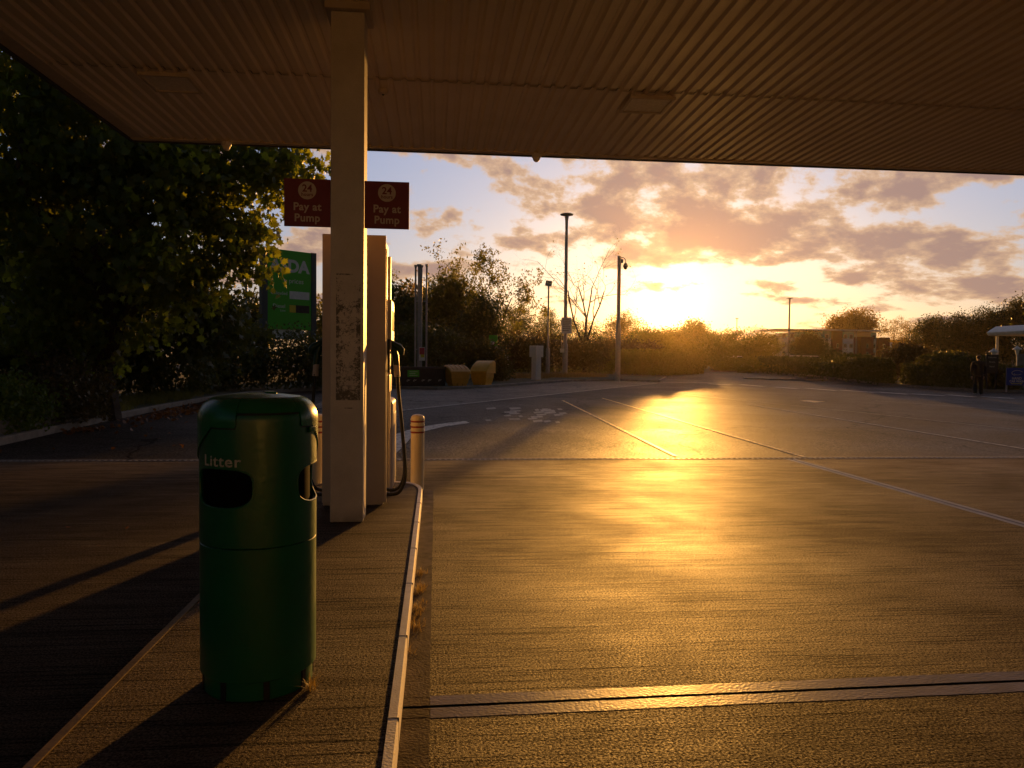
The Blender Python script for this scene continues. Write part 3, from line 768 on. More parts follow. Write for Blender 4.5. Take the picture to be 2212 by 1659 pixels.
def gb(px, Y, dz=.05):
    p = at(px, CY, Y); return (p.x, p.y, gz(p.y)+dz)
def sp3(L_): return [sph(*a) for a in L_]
TB = 'trees along the back of the site'

# the big plane tree on the left
big = [(120, 160, 17, 150), (60, 330, 16.5, 150), (230, 300, 16.5, 150), (380, 380, 17, 120), (520, 400, 18, 105), (630, 380, 19, 66), (90, 520, 17, 150),
       (260, 500, 16, 120), (420, 520, 18, 100), (535, 530, 19, 52), (345, 640, 18, 95), (470, 600, 19, 60), (585, 605, 19.5, 18), (150, 680, 18, 120), (560, 330, 18.5, 70), (380, 300, 18, 100)]
tree('huge plane tree with broad lobed leaves overhanging the left of the canopy', gb(240, 18.5), sp3(big), 20000, .165, M['leafbig'], 11, 'plane_tree', kind='maple', per=30, cr=.26, r0=.26, shell=.30, nl=22, flat=.35)
t = tree('dense dark tree closing the left edge behind the big plane tree', gb(120, 24), sp3([(60, 560, 24, 120), (230, 600, 24, 120), (-60, 600, 23, 150), (120, 680, 24, 150), (350, 640, 25, 90), (420, 700, 25, 85)]), 17000, .26, M['leafdark'], 12, 'dark_tree', kind='spray', per=40, cr=.5, r0=.3, shell=.2)

# shrubs on the left verge
def shrub(label, L_, n, size, m, seed, kind='spray', group=None, name='shrub', shell=.5, per=30, base=None, cr=None):
    s_ = sp3(L_); cx_ = sum(s[0] for s in s_)/len(s_); cy_ = sum(s[1] for s in s_)/len(s_)
    return tree(label, base or (cx_, cy_, gz(cy_)+.08), s_, n, size, m, seed, name, 'hedge' if name == 'hedge' else 'shrub', per=per, cr=cr or size*2.2, kind=kind, r0=0, shell=shell, group=group)
SG = 'shrubs on the left verge'
shrub('bright green leafy bush at the far left edge above the low wall', [(20, 880, 15, 62), (-50, 890, 14.5, 70), (50, 900, 15.5, 48)], 5200, .085, M['leafbright'], 21, 'leaf', SG)
shrub('twiggy brownish bush right of the bright bush on the low wall', [(125, 850, 16.5, 62), (170, 830, 17.5, 50), (110, 800, 17, 45), (185, 880, 17, 40)], 5200, .08, M['leafbrown'], 22, 'spray', SG)
shrub('dark bush in the deep shade behind the brown bush', [(60, 720, 20, 100), (150, 750, 20, 90), (-40, 740, 19.5, 100), (0, 790, 19, 70)], 6500, .15, M['leafdark'], 23, 'spray', SG)
shrub('broad dark bush in deep shade left of the bin top', [(300, 790, 26, 80), (380, 800, 27, 70), (240, 770, 25, 70), (300, 730, 27, 70)], 8500, .14, M['leafdark'], 24, 'spray', SG)
shrub('tall dark bush in front of the green price sign', [(500, 780, 30, 62), (440, 760, 30, 60), (570, 770, 31, 52), (520, 745, 32, 45), (590, 800, 30, 40), (470, 820, 29, 40)], 12000, .12, M['leafdark'], 25, 'spray', SG)
shrub('dark bush in front of the right leg of the green price sign', [(655, 790, 31, 50), (700, 770, 32, 45), (640, 745, 32, 34), (690, 810, 31, 36)], 7000, .12, M['leafdark'], 26, 'spray', SG)
tree('small rounded dark tree between the thin lamp pole and the green sign', gb(560, 46), sp3([(558, 690, 46, 32), (545, 715, 46, 26)]), 2500, .28, M['leafdark'], 27, 'tree', r0=.12, group=TB)
tree('orange tinted bushy tree left of the thin lamp pole', gb(490, 50), sp3([(490, 700, 50, 38), (455, 690, 50, 40), (515, 720, 50, 26)]), 3500, .22, M['leafgold'], 28, 'tree', r0=.12, group=TB)
tree('small tree with loose twigs between the green sign and the pump', gb(700, 44), sp3([(697, 690, 44, 30), (690, 660, 44, 14), (700, 720, 44, 32)]), 2200, .17, M['leafmid'], 29, 'tree', r0=.10, group=TB, shell=.2)

# trees behind the vent pipes, bins and poles
B = [
 ('narrow dark tree directly right of the pump', [(856, 665, 48, 30), (862, 700, 48, 36), (848, 635, 48, 14)], 3600, .22, 'leafdark', .15, .5),
 ('feathery tree behind the four vent pipes', [(895, 650, 52, 32), (918, 670, 52, 34), (905, 700, 52, 40), (880, 625, 52, 12)], 3800, .18, 'leafgold', .15, .15),
 ('broad leafy tree right of the vent pipes', [(968, 640, 50, 42), (950, 680, 50, 50), (1000, 660, 50, 44), (985, 615, 50, 24), (955, 610, 50, 16), (1010, 700, 50, 40)], 9500, .17, 'leafmid', .2, .3),
 ('dark rounded ivy covered tree behind the yellow bins', [(1042, 680, 45, 32), (1035, 715, 45, 40), (1060, 730, 45, 36), (1040, 655, 45, 16), (1000, 740, 45, 30)], 9500, .15, 'leafdark', .2, .55),
 ('bushy tree between the ivy tree and the small floodlight post', [(1105, 705, 80, 36), (1125, 690, 80, 30), (1095, 680, 80, 20), (1130, 730, 80, 40)], 6000, .19, 'leafmid', .15, .4),
 ('small tree right behind the small floodlight post', [(1178, 700, 84, 30), (1170, 730, 84, 38), (1195, 715, 84, 30), (1185, 675, 84, 14)], 5200, .18, 'leafmid', .15, .35),
 ('low hazy tree behind the tall lamp post', [(1240, 725, 88, 34), (1215, 740, 88, 36), (1270, 735, 88, 38), (1228, 700, 88, 16)], 6000, .2, 'leafmid', .15, .45),
 ('leafy tree directly behind the camera pole', [(1345, 695, 92, 26), (1330, 720, 92, 38), (1360, 715, 92, 36), (1345, 745, 92, 46)], 7500, .2, 'leafgold', .15, .45),
 ('low tree in the sun glare right of the camera pole', [(1395, 735, 75, 22), (1415, 745, 75, 24), (1380, 755, 75, 30)], 3600, .3, 'leafmid', .15, .5),
 ('low tree directly below the setting sun', [(1440, 735, 140, 22), (1465, 740, 140, 24), (1420, 745, 140, 22)], 3600, .5, 'leafmid', .2, .5),
 ('rounded tree just right of the setting sun', [(1498, 712, 150, 22), (1510, 730, 150, 28), (1480, 735, 150, 26), (1525, 742, 150, 26)], 4200, .5, 'leafmid', .25, .5),
 ('wide low tree right of the sun, left of the far lamp post', [(1560, 742, 140, 26), (1590, 738, 140, 24), (1535, 752, 140, 24), (1575, 760, 140, 24)], 4600, .42, 'leafmid', .25, .5),
 ('hazy green tree behind the white van', [(1630, 740, 125, 26), (1610, 752, 125, 26), (1655, 750, 125, 28), (1640, 765, 125, 24)], 5200, .36, 'leafmid', .25, .5),
 ('round dark tree in front of the left end of the brick flats', [(1725, 752, 110, 20), (1745, 742, 110, 22), (1765, 750, 110, 20), (1740, 768, 110, 24), (1775, 765, 110, 16)], 6800, .3, 'leafdark', .25, .6),
 ('lower dark tree in front of the middle of the brick flats', [(1803, 775, 100, 13), (1793, 772, 100, 11), (1813, 782, 100, 11)], 3800, .28, 'leafdark', .2, .6),
 ('tall wispy willow rising behind the brick flats', [(1815, 700, 230, 22), (1845, 692, 230, 24), (1870, 692, 230, 22), (1800, 712, 230, 18), (1850, 715, 230, 30), (1880, 705, 230, 18)], 5500, .75, 'leafgold', .4, .3),
 ('low spreading tree right of the brick flats', [(1920, 708, 225, 18), (1945, 702, 225, 18), (1970, 712, 225, 22), (1935, 735, 225, 26), (1905, 716, 225, 12), (1960, 740, 225, 30)], 5000, .36, 'leafgold', .3, .3),
 ('pointed dark tree right of the slim lamp in the wood', [(2010, 705, 120, 22), (1995, 730, 120, 30), (2025, 725, 120, 32), (2035, 700, 120, 16), (2010, 760, 120, 34)], 6800, .36, 'leafdark', .3, .5),
 ('large round dark tree left of centre in the right hand wood', [(2075, 700, 112, 26), (2060, 725, 112, 34), (2095, 720, 112, 36), (2075, 760, 112, 38)], 7600, .34, 'leafdark', .3, .5),
 ('tall dark tree at the top of the right hand wood', [(2135, 690, 108, 30), (2120, 715, 108, 36), (2160, 705, 108, 36), (2140, 750, 108, 44)], 8200, .34, 'leafdark', .3, .5),
 ('tallest dark tree of the wood at the right edge', [(2190, 672, 105, 26), (2215, 668, 105, 28), (2180, 695, 105, 34), (2215, 705, 105, 44), (2195, 745, 105, 48)], 9000, .34, 'leafdark', .3, .5),
 ('dark tree behind the wash bay roof at the right edge', [(2250, 690, 100, 40), (2240, 740, 100, 44), (2290, 720, 100, 50)], 5000, .34, 'leafdark', .3, .5),
]
for i, (lab, L_, n_, sz, mm, r_, sh) in enumerate(B):
    Yb = L_[0][2]; cxp = sum(a[0] for a in L_)/len(L_)
    ex = [(a[0], a[1], a[2], a[3]) for a in L_]
    if Yb >= 75: n_, sz = int(n_*2.0), sz*.66
    tree(lab, gb(cxp, Yb), sp3(ex), n_, sz, M[mm], 100+i*3, 'tree', r0=r_, group=TB, shell=sh, per=24, cr=sz*2.4)
# undergrowth below the crowns
U = 'undergrowth along the back of the site'
UB = [
 ('dark bush directly right of the pump behind the black enclosure', [(870, 760, 40, 46), (900, 745, 41, 44), (855, 790, 39, 34), (890, 790, 39, 30)], 9000, .15, 'leafdark'),
 ('dark bush behind the vent pipes and the left yellow bin', [(945, 755, 41, 44), (980, 770, 40, 40), (930, 785, 39, 30), (965, 795, 38.5, 26)], 9000, .15, 'leafdark'),
 ('rounded bush bulging over the right yellow bin', [(1040, 775, 40, 36), (1065, 790, 40, 32), (1020, 765, 41, 30), (1075, 805, 40, 22)], 9500, .12, 'leafdark'),
 ('dark brown bush under the trees behind the low white sign', [(1110, 755, 50, 34), (1140, 765, 50, 34), (1165, 755, 51, 32), (1095, 775, 50, 26)], 6500, .18, 'leafbrown'),
 ('brown bush under the trees behind the tall lamp post', [(1205, 762, 54, 28), (1235, 765, 54, 28), (1265, 765, 54, 30), (1290, 765, 55, 30)], 6500, .18, 'leafbrown'),
 ('hazy brown bush under the trees around the camera pole', [(1320, 765, 58, 32), (1350, 768, 58, 32), (1380, 772, 60, 28), (1410, 772, 64, 26)], 6500, .2, 'leafbrown'),
 ('hazy green bush under the setting sun', [(1445, 768, 80, 22), (1475, 768, 80, 24), (1505, 768, 80, 24), (1425, 772, 76, 20)], 6000, .25, 'leafmid'),
 ('hazy green bush left of the white van', [(1535, 772, 90, 20), (1560, 768, 90, 22), (1540, 760, 90, 20)], 4000, .28, 'leafmid'),
]
for i, (lab, L_, n_, sz, mm) in enumerate(UB):
    shrub(lab, L_, n_, sz, M[mm], 300+i*3, group=U, shell=.4)
# clipped / grassy hedge bank in the middle
def hedge(label, pts, h, w, n, size, m, seed, group=None, name='hedge', ragged=.25, z0=.05):
    """pts: ground points along the front face"""
    rg = np.random.default_rng(seed); pts = [np.array(p[:2]) for p in pts]
    base = (pts[0]+pts[-1])/2; bz = gz(base[1])
    t = empty(name, (base[0], base[1], bz+z0), label=label, cat='hedge', group=group)
    seg = [np.linalg.norm(b-a) for a, b in zip(pts[:-1], pts[1:])]; tot = sum(seg)
    P = []
    u_ = rg.random(n)*tot
    cs = np.cumsum([0]+seg)
    bumps = rg.normal(size=400)
    for q_ in u_:
        i = min(np.searchsorted(cs, q_, 'right')-1, len(seg)-1); f_ = (q_-cs[i])/seg[i]; p = pts[i]+(pts[i+1]-pts[i])*f_
        d = (pts[i+1]-pts[i])/seg[i]; nn = np.array([-d[1], d[0]])
        if nn[1] < 0: nn = -nn
        hh = h*(1+ragged*(.5*sin(q_*.9+seed)+.3*sin(q_*2.3)+.35*bumps[int(q_*1.7) % 400]))
        r = rg.random()
        if r < .45: a, z = abs(rg.normal())*.12, rg.random()*hh*.98         # front face
        elif r < .85: a, z = rg.random()*w, hh*(1-.06*abs(rg.normal()))     # top
        else: a, z = rg.random()*w, rg.random()*hh
        a += z*.12
        x, y = p + nn*a
        P.append((x-base[0], y-base[1], gz(y)-bz+z))
    leaf_mesh('foliage', P, size, 'spray', m, t, seed, .5)
    return t
H1 = [G(*p)[:2] for p in ((1085, 808), (1200, 806), (1340, 809), (1440, 812), (1522, 808))]
hedge('long low grassy hedge bank behind the poles in the middle', H1, 1.5, 5.0, 30000, .15, M['leafmid'], 401)
HG = 'hedge beyond the road on the right'
def gh(*ps): return [tuple(G(*p)[:2]) for p in ps]
hedge('low hedge stretch in front of the cars, left part', gh((1545, 802.5), (1590, 803), (1640, 803.5), (1720, 808)), 1.15, 4.0, 9000, .2, M['leafmid'], 402, HG)
hedge('dark hedge stretch below the brick flats', gh((1715, 808), (1770, 813), (1819, 818), (1880, 826)), 1.15, 3.0, 10000, .16, M['leafdark'], 403, HG)
hedge('dark hedge stretch below the round bush, left of the walking person', gh((1875, 826), (1940, 833), (2009, 838), (2090, 843)), 1.35, 2.0, 11000, .12, M['leafdark'], 404, HG)
hedge('dark hedge stretch behind the blue banner at the right edge', gh((2085, 842), (2150, 845), (2212, 846), (2320, 850)), 1.35, 2.0, 10000, .12, M['leafdark'], 405, HG)
hedge('tall clipped hedge running along the left side of the forecourt, out towards the shop', [(-9.2, -8), (-9.3, 2), (-9.4, 12.5)], 2.3, 1.6, 9000, .16, M['leafdark'], 407)
tree('spreading tree beyond the left hedge near the shop', (-17, 6, .1), [(-17, 6, 5, 3.2), (-18, 9, 4.5, 2.8), (-16, 3, 4.6, 2.6)], 6000, .3, M['leafdark'], 431, r0=.25, group=TB)
tree('round tree on the open ground far right of the wash bay', (50, 52, .5), [(50, 52, 5, 3.4), (52, 53, 4, 2.8)], 5000, .3, M['leafdark'], 433, r0=.25, group=TB)
tree('wide tree at the far right end of the back row', (66, 60, .6), [(66, 60, 5.5, 4), (69, 61, 4.5, 3.2), (63, 60, 4.5, 3.0)], 6000, .32, M['leafmid'], 435, r0=.28, group=TB)
shrub('big rounded bush rising above the hedge right of the brick flats', [(1930, 785, 46, 34), (1965, 775, 46, 34), (1995, 785, 46, 32), (1950, 765, 46, 22), (1910, 795, 46, 22)], 12000, .13, M['leafbrown'], 420, shell=.5)
shrub('small leafy bush above the hedge left of the walking person', [(2065, 783, 42, 18), (2048, 790, 42, 14), (2082, 788, 42, 14)], 2500, .12, M['leafmid'], 421, shell=.4)
shrub('low dark bush against the hedge between round bush and person', [(2020, 800, 40, 24), (2055, 805, 39, 22), (1990, 808, 41, 22), (2090, 803, 38, 20)], 6500, .12, M['leafdark'], 422, shell=.5)

# thin young tree with few leaves, and the bare tree
def branching(mb, p, d, ln, r, lvl, rg, tips, spread=.5, upw=.25):
    pts = [p.copy()]; rs = [r]; n_ = 4
    for k in range(n_):
        d = (d + Vector(rg.normal(size=3))*.13 + Vector((0, 0, upw*.25))).normalized(); p = p + d*ln/n_; pts.append(p.copy()); rs.append(r*(1-.5*(k+1)/n_))
        if lvl > 0 and k >= 1:
            sd = Vector(rg.normal(size=3)); sd = (sd - d*sd.dot(d)).normalized()
            branching(mb, p, (d*.75+sd*spread*1.3).normalized(), ln*rg.uniform(.45, .7), rs[-1]*.62, lvl-1, rg, tips, spread, upw)
    mb.tube([tuple(q_) for q_ in pts], rs, 4, caps=False)
    tips.extend([tuple(q_) for q_ in (pts[1:] if lvl <= 1 else pts[-1:])])
def twiggy(label, base, h, r, lvl, seed, leafn, size, m, spread=.5, stems=3, lean=.15):
    rg = np.random.default_rng(seed); t = empty('tree', base, label=label, cat='tree', group=TB); mb = MB(); tips = []
    mb.tube([(0, 0, -.1), (0, 0, h*.28)], [r*1.3, r], 7)
    for s_ in range(stems):
        a = 2*pi*s_/stems + .4
        branching(mb, Vector((0, 0, h*.26)), Vector((cos(a)*lean*2, sin(a)*lean, 1)).normalized(), h*.62, r*.7, lvl, rg, tips, spread)
    tr = mb.build('trunk', M['bark'], t)
    if leafn:
        tp = np.array(tips); idx = rg.integers(0, len(tp), leafn); P = tp[idx] + rg.normal(size=(leafn, 3))*size*.8
        leaf_mesh('crown', P, size, 'leaf', m, t, seed, .2)
    return t
twiggy('tall bare tree with thin bending twigs right of the tall lamp post', gb(1262, 55), 7.3, .12, 4, 5, 170, .12, M['leafgold'], .62, 4, .22)
twiggy('young sparse tree with airy leafy branches rising above the ivy tree', gb(1060, 50), 6.4, .09, 3, 9, 2800, .17, M['leafmid'], .66, 4, .24)
twiggy('upright twiggy sapling left of the sparse tree', gb(965, 53), 5.8, .09, 3, 15, 2200, .13, M['leafmid'], .5, 3, .2)

# low hill on the horizon right of the sun
mb = MB(); v = []; hx0, hx1 = 100, 520
for i in range(61):
    x_ = hx0 + (hx1-hx0)*i/60; e = sin(pi*min(1, i/60*1.0))**.35
    h_ = (17 + 2.5*sin(i*.21+1)+1.2*sin(i*.55)+.4*sin(i*1.7))*e
    for j, hh in enumerate((0, .35, .75, .95, 1.0, .9, 0)): v.append((x_, 430+j*16, .3+h_*hh))
f = [(i*7+j, (i+1)*7+j, (i+1)*7+j+1, i*7+j+1) for i in range(60) for j in range(6)]
o = mb.raw(v, f).build('hill', M['grassground'], smooth=True); st(o)

# ------------------------------------------------------------------ price sign
tp0, tp1 = at(563, 700, 35.2), at(680, 700, 37.0)
tc_ = (tp0+tp1)/2; trz = atan2(tp1.y-tp0.y, tp1.x-tp0.x); tw_ = (tp1-tp0).length
z1 = at(621, 541, 36).z; z0 = at(621, 712, 36).z; gz_ = gz(36)+.1
tot = empty('price_sign', (tc_.x, tc_.y, gz_), trz, label='tall green supermarket price sign with grey edges half hidden by the plane tree', cat='price sign')
hw = tw_/2
MB().box(-hw+.28, hw-.28, -.13, .13, z0-gz_, z1-gz_).build('panel', M['totemgreen'], tot, bevel=.01)
for s_ in (-1, 1):
    MB().box(min(s_*hw, s_*(hw-.275)), max(s_*hw, s_*(hw-.275)), -.15, .15, 0, z1-gz_+.02).build('post', M['totemgrey'], tot, bevel=.01)
MB().box(-hw+.6, hw-.6, -.06, .06, z0-gz_-.45, z0-gz_-.01).build('lower_panel', M['white'], tot)
pw, ph = hw-.28, z1-z0
def tl(s_, size, x_, z_, mm=M['white'], off=.0, al='CENTER'):
    text('lettering', s_, size, mm, tot, (x_, -.134, z1-gz_-z_), FACE, .002, off, al)
tl('ASDA', .78, .0, .75, off=.035, al='CENTER')
tl('Open 24 hours', .27, pw-.28, 1.28, al='RIGHT') if False else None
tl('prices', .32, .33, 1.42, al='CENTER')
tl('Unleaded', .22, -pw+.15, 2.02, al='LEFT'); tl('Diesel', .25, -pw+.25, 2.62, al='LEFT'); tl('Litre', .14, -pw+.62, 2.82, al='LEFT')
for z_, mm in ((2.06, 'white'), (2.70, 'darkbox')):
    MB().box(-.02, pw-.1, -.137, -.131, z1-gz_-z_-.19, z1-gz_-z_+.17).build('price_panel', M[mm], tot)
MB().box(-.02, .30, -.140, -.1371, z1-gz_-2.70-.18, z1-gz_-2.70+.16).build('price_digit', M['yellow'], tot)

# ------------------------------------------------------------------ vent pipes
vp = empty('vent_stack', (at(909, 800, 36).x, 36.0, gz(36)+.09), label='cluster of four slim vent pipes with a warning plate behind the black enclosure', cat='vent pipes')
ox = vp.location.x; oz = vp.location.z
for px, py, r_ in ((898, 573, .045), (905.5, 570, .07), (910.5, 574, .055), (922, 571, .045)):
    p = at(px, py, 36); dy = {898: 0, 905.5: .25, 910.5: -.1, 922: .1}[px]
    MB().tube([(p.x-ox, dy, 0), (p.x-ox, dy, p.z-oz)], r_, 12).build('pipe', M['steel'], vp, smooth=True)
    MB().lathe([(r_*1.1, p.z-oz-.12), (r_*1.7, p.z-oz-.03), (r_*1.7, p.z-oz+.01)], (p.x-ox, dy, 0), 12).build('cap', M['steel'], vp, smooth=True)
for z_ in (1.6, 3.9):
    MB().box(-.26, .30, .0, .04, z_, z_+.05).build('bracket', M['steel'], vp)
p0, p1 = at(905, 779, 35.8), at(918, 750, 35.8)
pc = (p0+p1)/2; x0_, x1_, zz0, zz1 = p0.x-ox, p1.x-ox, p0.z-oz, p1.z-oz
pn = MB().box(x0_, x1_, -.20, -.17, zz0, zz1).build('warning_plate', M['white'], vp)
MB().box(x0_+.02, x1_-.02, -.204, -.201, zz0+.36*(zz1-zz0)+.06, zz1-.03).build('red_panel', M['redink'], pn)
MB().box(x0_+.08, x1_-.03, -.204, -.201, zz0+.15, zz0+.30).build('yellow_panel', M['yellow'], pn)

# black enclosure
ea, eb = G(866, 840), G(962, 838.5); ea.y += .45; eb.y += .45
L_ = (eb-ea).length
en = empty('tank_enclosure', (ea.x, ea.y, gz(ea.y)+.1), atan2(eb.y-ea.y, eb.x-ea.x), label='low black enclosure with a small green plate between pump and yellow bins', cat='enclosure')
MB().box(-.1, L_, 0, .9, 0, .78).build('box', M['darkbox'], en, bevel=.02)
MB().box(-.14, L_+.04, -.03, .94, .785, .84).build('lid', M['darkbox'], en, bevel=.01)
gp = MB().box(.28, .82, -.03, -.005, .40, .70).build('green_plate', M['totemgreen'], en)
text('lettering', 'FUEL', .12, M['white'], gp, (.55, -.032, .59), FACE, .001) if False else None
for k in range(3): MB().box(.36, .74-.1*(k % 2), -.034, -.031, .62-.08*k, .635-.08*k).build('text_line', M['white'], gp)
rr = random.Random(5)
for k, cx_ in enumerate((.25, .55, .95, 1.25, 1.75)):
    pts = [(cx_+.10*cos(a*.9)*(1-a*.08)+.02*a, -.012, .24+.05*sin(a*1.3)*(1-.05*a)) for a in range(7)]
    MB().tube(pts, .008, 5).build('painted_scribble', M['white'], en)

# grit bins
GBG = 'grit bins beside the enclosure'
def grit_bin(px, py, rz, w, d, h, hb, m, label, lidm):
    p = G(px, py); t = empty('grit_bin', (p.x, p.y+.35, gz(p.y)+.09), rz, label=label, cat='grit bin', group=GBG)
    a, b = w/2, d/2
    v = []
    for z_, k_ in ((.10, .84), (.14, .86), (hb*.55, .94), (hb*.55+.01, .97), (hb, 1.0)):
        v.append([(x*k_, y*k_, z_) for x, y in ((-a, -b), (a, -b), (a, b), (-a, b))])
    mb = MB(); vs = [q_ for r_ in v for q_ in r_]; fs = [(i*4+k, i*4+(k+1) % 4, i*4+4+(k+1) % 4, i*4+4+k) for i in range(len(v)-1) for k in range(4)] + [(3, 2, 1, 0), (16, 17, 18, 19)]
    mb.raw(vs, fs).build('tub', m, t, bevel=.03)
    for sx_ in (-.55, 0, .55):
        MB().box(sx_*a-.10, sx_*a+.10, -b*.80, b*.80, 0, .11).build('foot', m, t, bevel=.01)
    # sloping lid, high at the back
    A, Bq = a+.05, b+.06
    n_ = 8; mb = MB(); vs = []
    prof = [(-Bq, hb-.04), (-Bq, hb+.05)]
    for k in range(n_+1):
        s_ = k/n_; prof.append((-Bq+.04+s_*(2*Bq-.10), hb+.08+(h-hb-.06)*sin(s_*pi/2)**.85 if True else 0))
    prof += [(Bq, h-.06), (Bq, hb-.04)]
    for x_ in (-A, -A+.05, A-.05, A):
        k_ = -.04 if abs(x_) == A else 0
        vs += [(x_, y_, z_+(k_ if z_ > hb else 0)) for y_, z_ in prof]
    n2 = len(prof); fs = [(c_*n2+k, c_*n2+(k+1) % n2, (c_+1)*n2+(k+1) % n2, (c_+1)*n2+k) for c_ in range(3) for k in range(n2)] + [tuple(range(n2)), tuple(range(3*n2, 4*n2))]
    ld = mb.raw(vs, fs).build('lid', lidm, t, bevel=.015)
    MB().box(-A-.012, A+.012, -Bq-.015, Bq+.015, hb-.055, hb-.02).build('rim', lidm, t, bevel=.008)
    return t, ld, prof
t, ld, prof = grit_bin(988, 838, radians(24), .92, .70, .92, .60, M['grit'], 'ochre grit bin with ribbed sloping lid, nearer the black enclosure', M['grit'])
for k in range(4):
    x_ = -.33+.22*k
    MB().tube([(x_, y_, z_+.012) for y_, z_ in prof[3:10]], .022, 6).build('lid_rib', M['grit'], ld, smooth=True)
t, ld, prof = grit_bin(1043, 836, radians(-34), .84, .74, 1.12, .60, M['grit2'], 'brighter yellow grit bin with high smooth domed lid, right of the other one', M['grit2'])

# meter cabinet on a post
p = G(1158, 823.5)
t = empty('meter_cabinet', (p.x, p.y, p.z+.09), radians(35), label='white metering box on a square white post in the grass verge', cat='utility box')
MB().box(-.19, .19, -.19, .19, 0, 1.26).build('post', M['white'], t, bevel=.01)
MB().box(-.28, .28, -.28, .28, 1.262, 1.90).build('cabinet', M['white'], t, bevel=.02)
MB().box(-.02, .02, -.195, -.1905, .55, .68).build('lock', M['black'], t)
MB().box(-.15, .15, -.196, -.1902, .08, 1.18).build('door', M['white'], t, bevel=.002)

# floodlight post
def column_light(px, py, label, group='lamp posts around the car park'):
    p = G(px, py); return empty('lamp_post', (p.x, p.y, p.z+.08), label=label, cat='lamp post', group=group)
t = column_light(1183, 816, 'short lamp post with a tilted square floodlight, behind the meter box'); Yb = t.location.y
hz = at(1183, 617, Yb).z - t.location.z
MB().tube([(0, 0, 0), (0, 0, 1.75), (0, 0, 1.85), (0, 0, hz)], [.13, .13, .065, .055], 12).build('pole', M['steel'], t, smooth=True)
mt = Matrix.Translation((0, -.02, hz+.14)) @ Matrix.Rotation(radians(35), 4, 'X') @ Matrix.Rotation(radians(8), 4, 'Y')
MB().box(-.20, .20, -.07, .07, -.17, .17, mt).build('floodlight', M['totemgrey'], t, bevel=.02)
MB().box(-.17, .17, -.076, -.0705, -.14, .14, mt).build('glass', M['dirtyglass'], t)
# tall disc lamp
def disc_lamp(t, h, s=1.0):
    MB().tube([(0, 0, 0), (0, 0, 2.0), (0, 0, 2.1), (0, 0, h-1.2), (0, 0, h-1.1), (0, 0, h-.15)], [.17*s, .17*s, .125*s, .10*s, .085*s, .085*s], 14).build('pole', M['steel'], t, smooth=True)
    MB().lathe([(.09*s, h-1.0), (.10*s, h-.45), (.14*s, h-.22), (.13*s, h-.15)], n=16).build('neck', M['steel'], t, smooth=True)
    MB().lathe([(.10*s, h-.16), (.40*s, h-.11), (.42*s, h-.06), (.30*s, h-.01), (.05*s, h)], n=28).build('lamp_head', M['totemgrey'], t, smooth=True)
t = column_light(1220, 816, 'tallest lamp post with a flat disc head and a white notice board'); Yb = t.location.y
hz = at(1226, 461, Yb).z - t.location.z; disc_lamp(t, hz)
T0 = t
p0, p1 = at(1213, 720, Yb-.25), at(1234.5, 686, Yb-.25)
nb = empty('notice_board', ((p0.x+p1.x)/2, Yb-.22, (p0.z+p1.z)/2), label='white notice with rows of small print fixed to the tallest lamp post', cat='notice')
w_, h_ = (p1.x-p0.x)/2, (p1.z-p0.z)/2
MB().box(-w_, w_, -.02, .02, -h_, h_).build('board', M['white'], nb, bevel=.005)
MB().box(-.05, .05, .02, .22-.12, -.3, .3).build('bracket', M['steel'], nb)
for k in range(7):
    MB().box(-w_*.78, w_*(.8 if k % 3 else .5), -.0235, -.0205, h_*(.78-.24*k)-.012, h_*(.78-.24*k)+.018).build('text_line', M['darkbox'], nb)
p = at(1211, 757, Yb-.2)
jb = empty('junction_box', (p.x+.12, Yb-.17, p.z), label='small pale box on the side of the tallest lamp post, under the notice', cat='box')
MB().box(-.13, .10, -.08, .08, -.13, .12).build('box', M['white'], jb, bevel=.01); MB().tube([(-.06, 0, .12), (-.06, 0, 1.0)], .02, 6).build('conduit', M['steel'], jb)
# camera pole
p = G(1334, 823.5); t = empty('camera_pole', p, label='stout pole with a hooked bracket and hanging dome camera left of the sun', cat='camera pole'); Yb = p.y
hz = at(1342, 554, Yb).z - p.z
MB().tube([(0, 0, 0), (0, 0, 3.2), (0, 0, 3.3), (0, 0, hz)], [.155, .15, .115, .105], 16).build('pole', M['steel'], t, smooth=True)
MB().lathe([(.105, hz), (.115, hz+.02), (.06, hz+.05)], n=16).build('cap', M['steel'], t, smooth=True)
br = MB().tube([(.05, 0, hz-.08), (.22, 0, hz-.06), (.33, 0, hz-.12), (.37, 0, hz-.24), (.37, 0, hz-.36)], .022, 8).build('bracket', M['totemgrey'], t, smooth=True)
MB().box(.11, .22, -.06, .06, hz-.38, hz-.16).build('control_box', M['totemgrey'], t, bevel=.01)
MB().lathe([(.03, hz-.34), (.09, hz-.40), (.14, hz-.52), (.14, hz-.60), (.11, hz-.64)][::-1], (.37, 0, 0), 18).build('camera_housing', M['totemgrey'], t, smooth=True)
MB().lathe([(.01, hz-.75), (.07, hz-.73), (.105, hz-.64)], (.37, 0, 0), 18).build('camera_dome', M['black'], t, smooth=True)
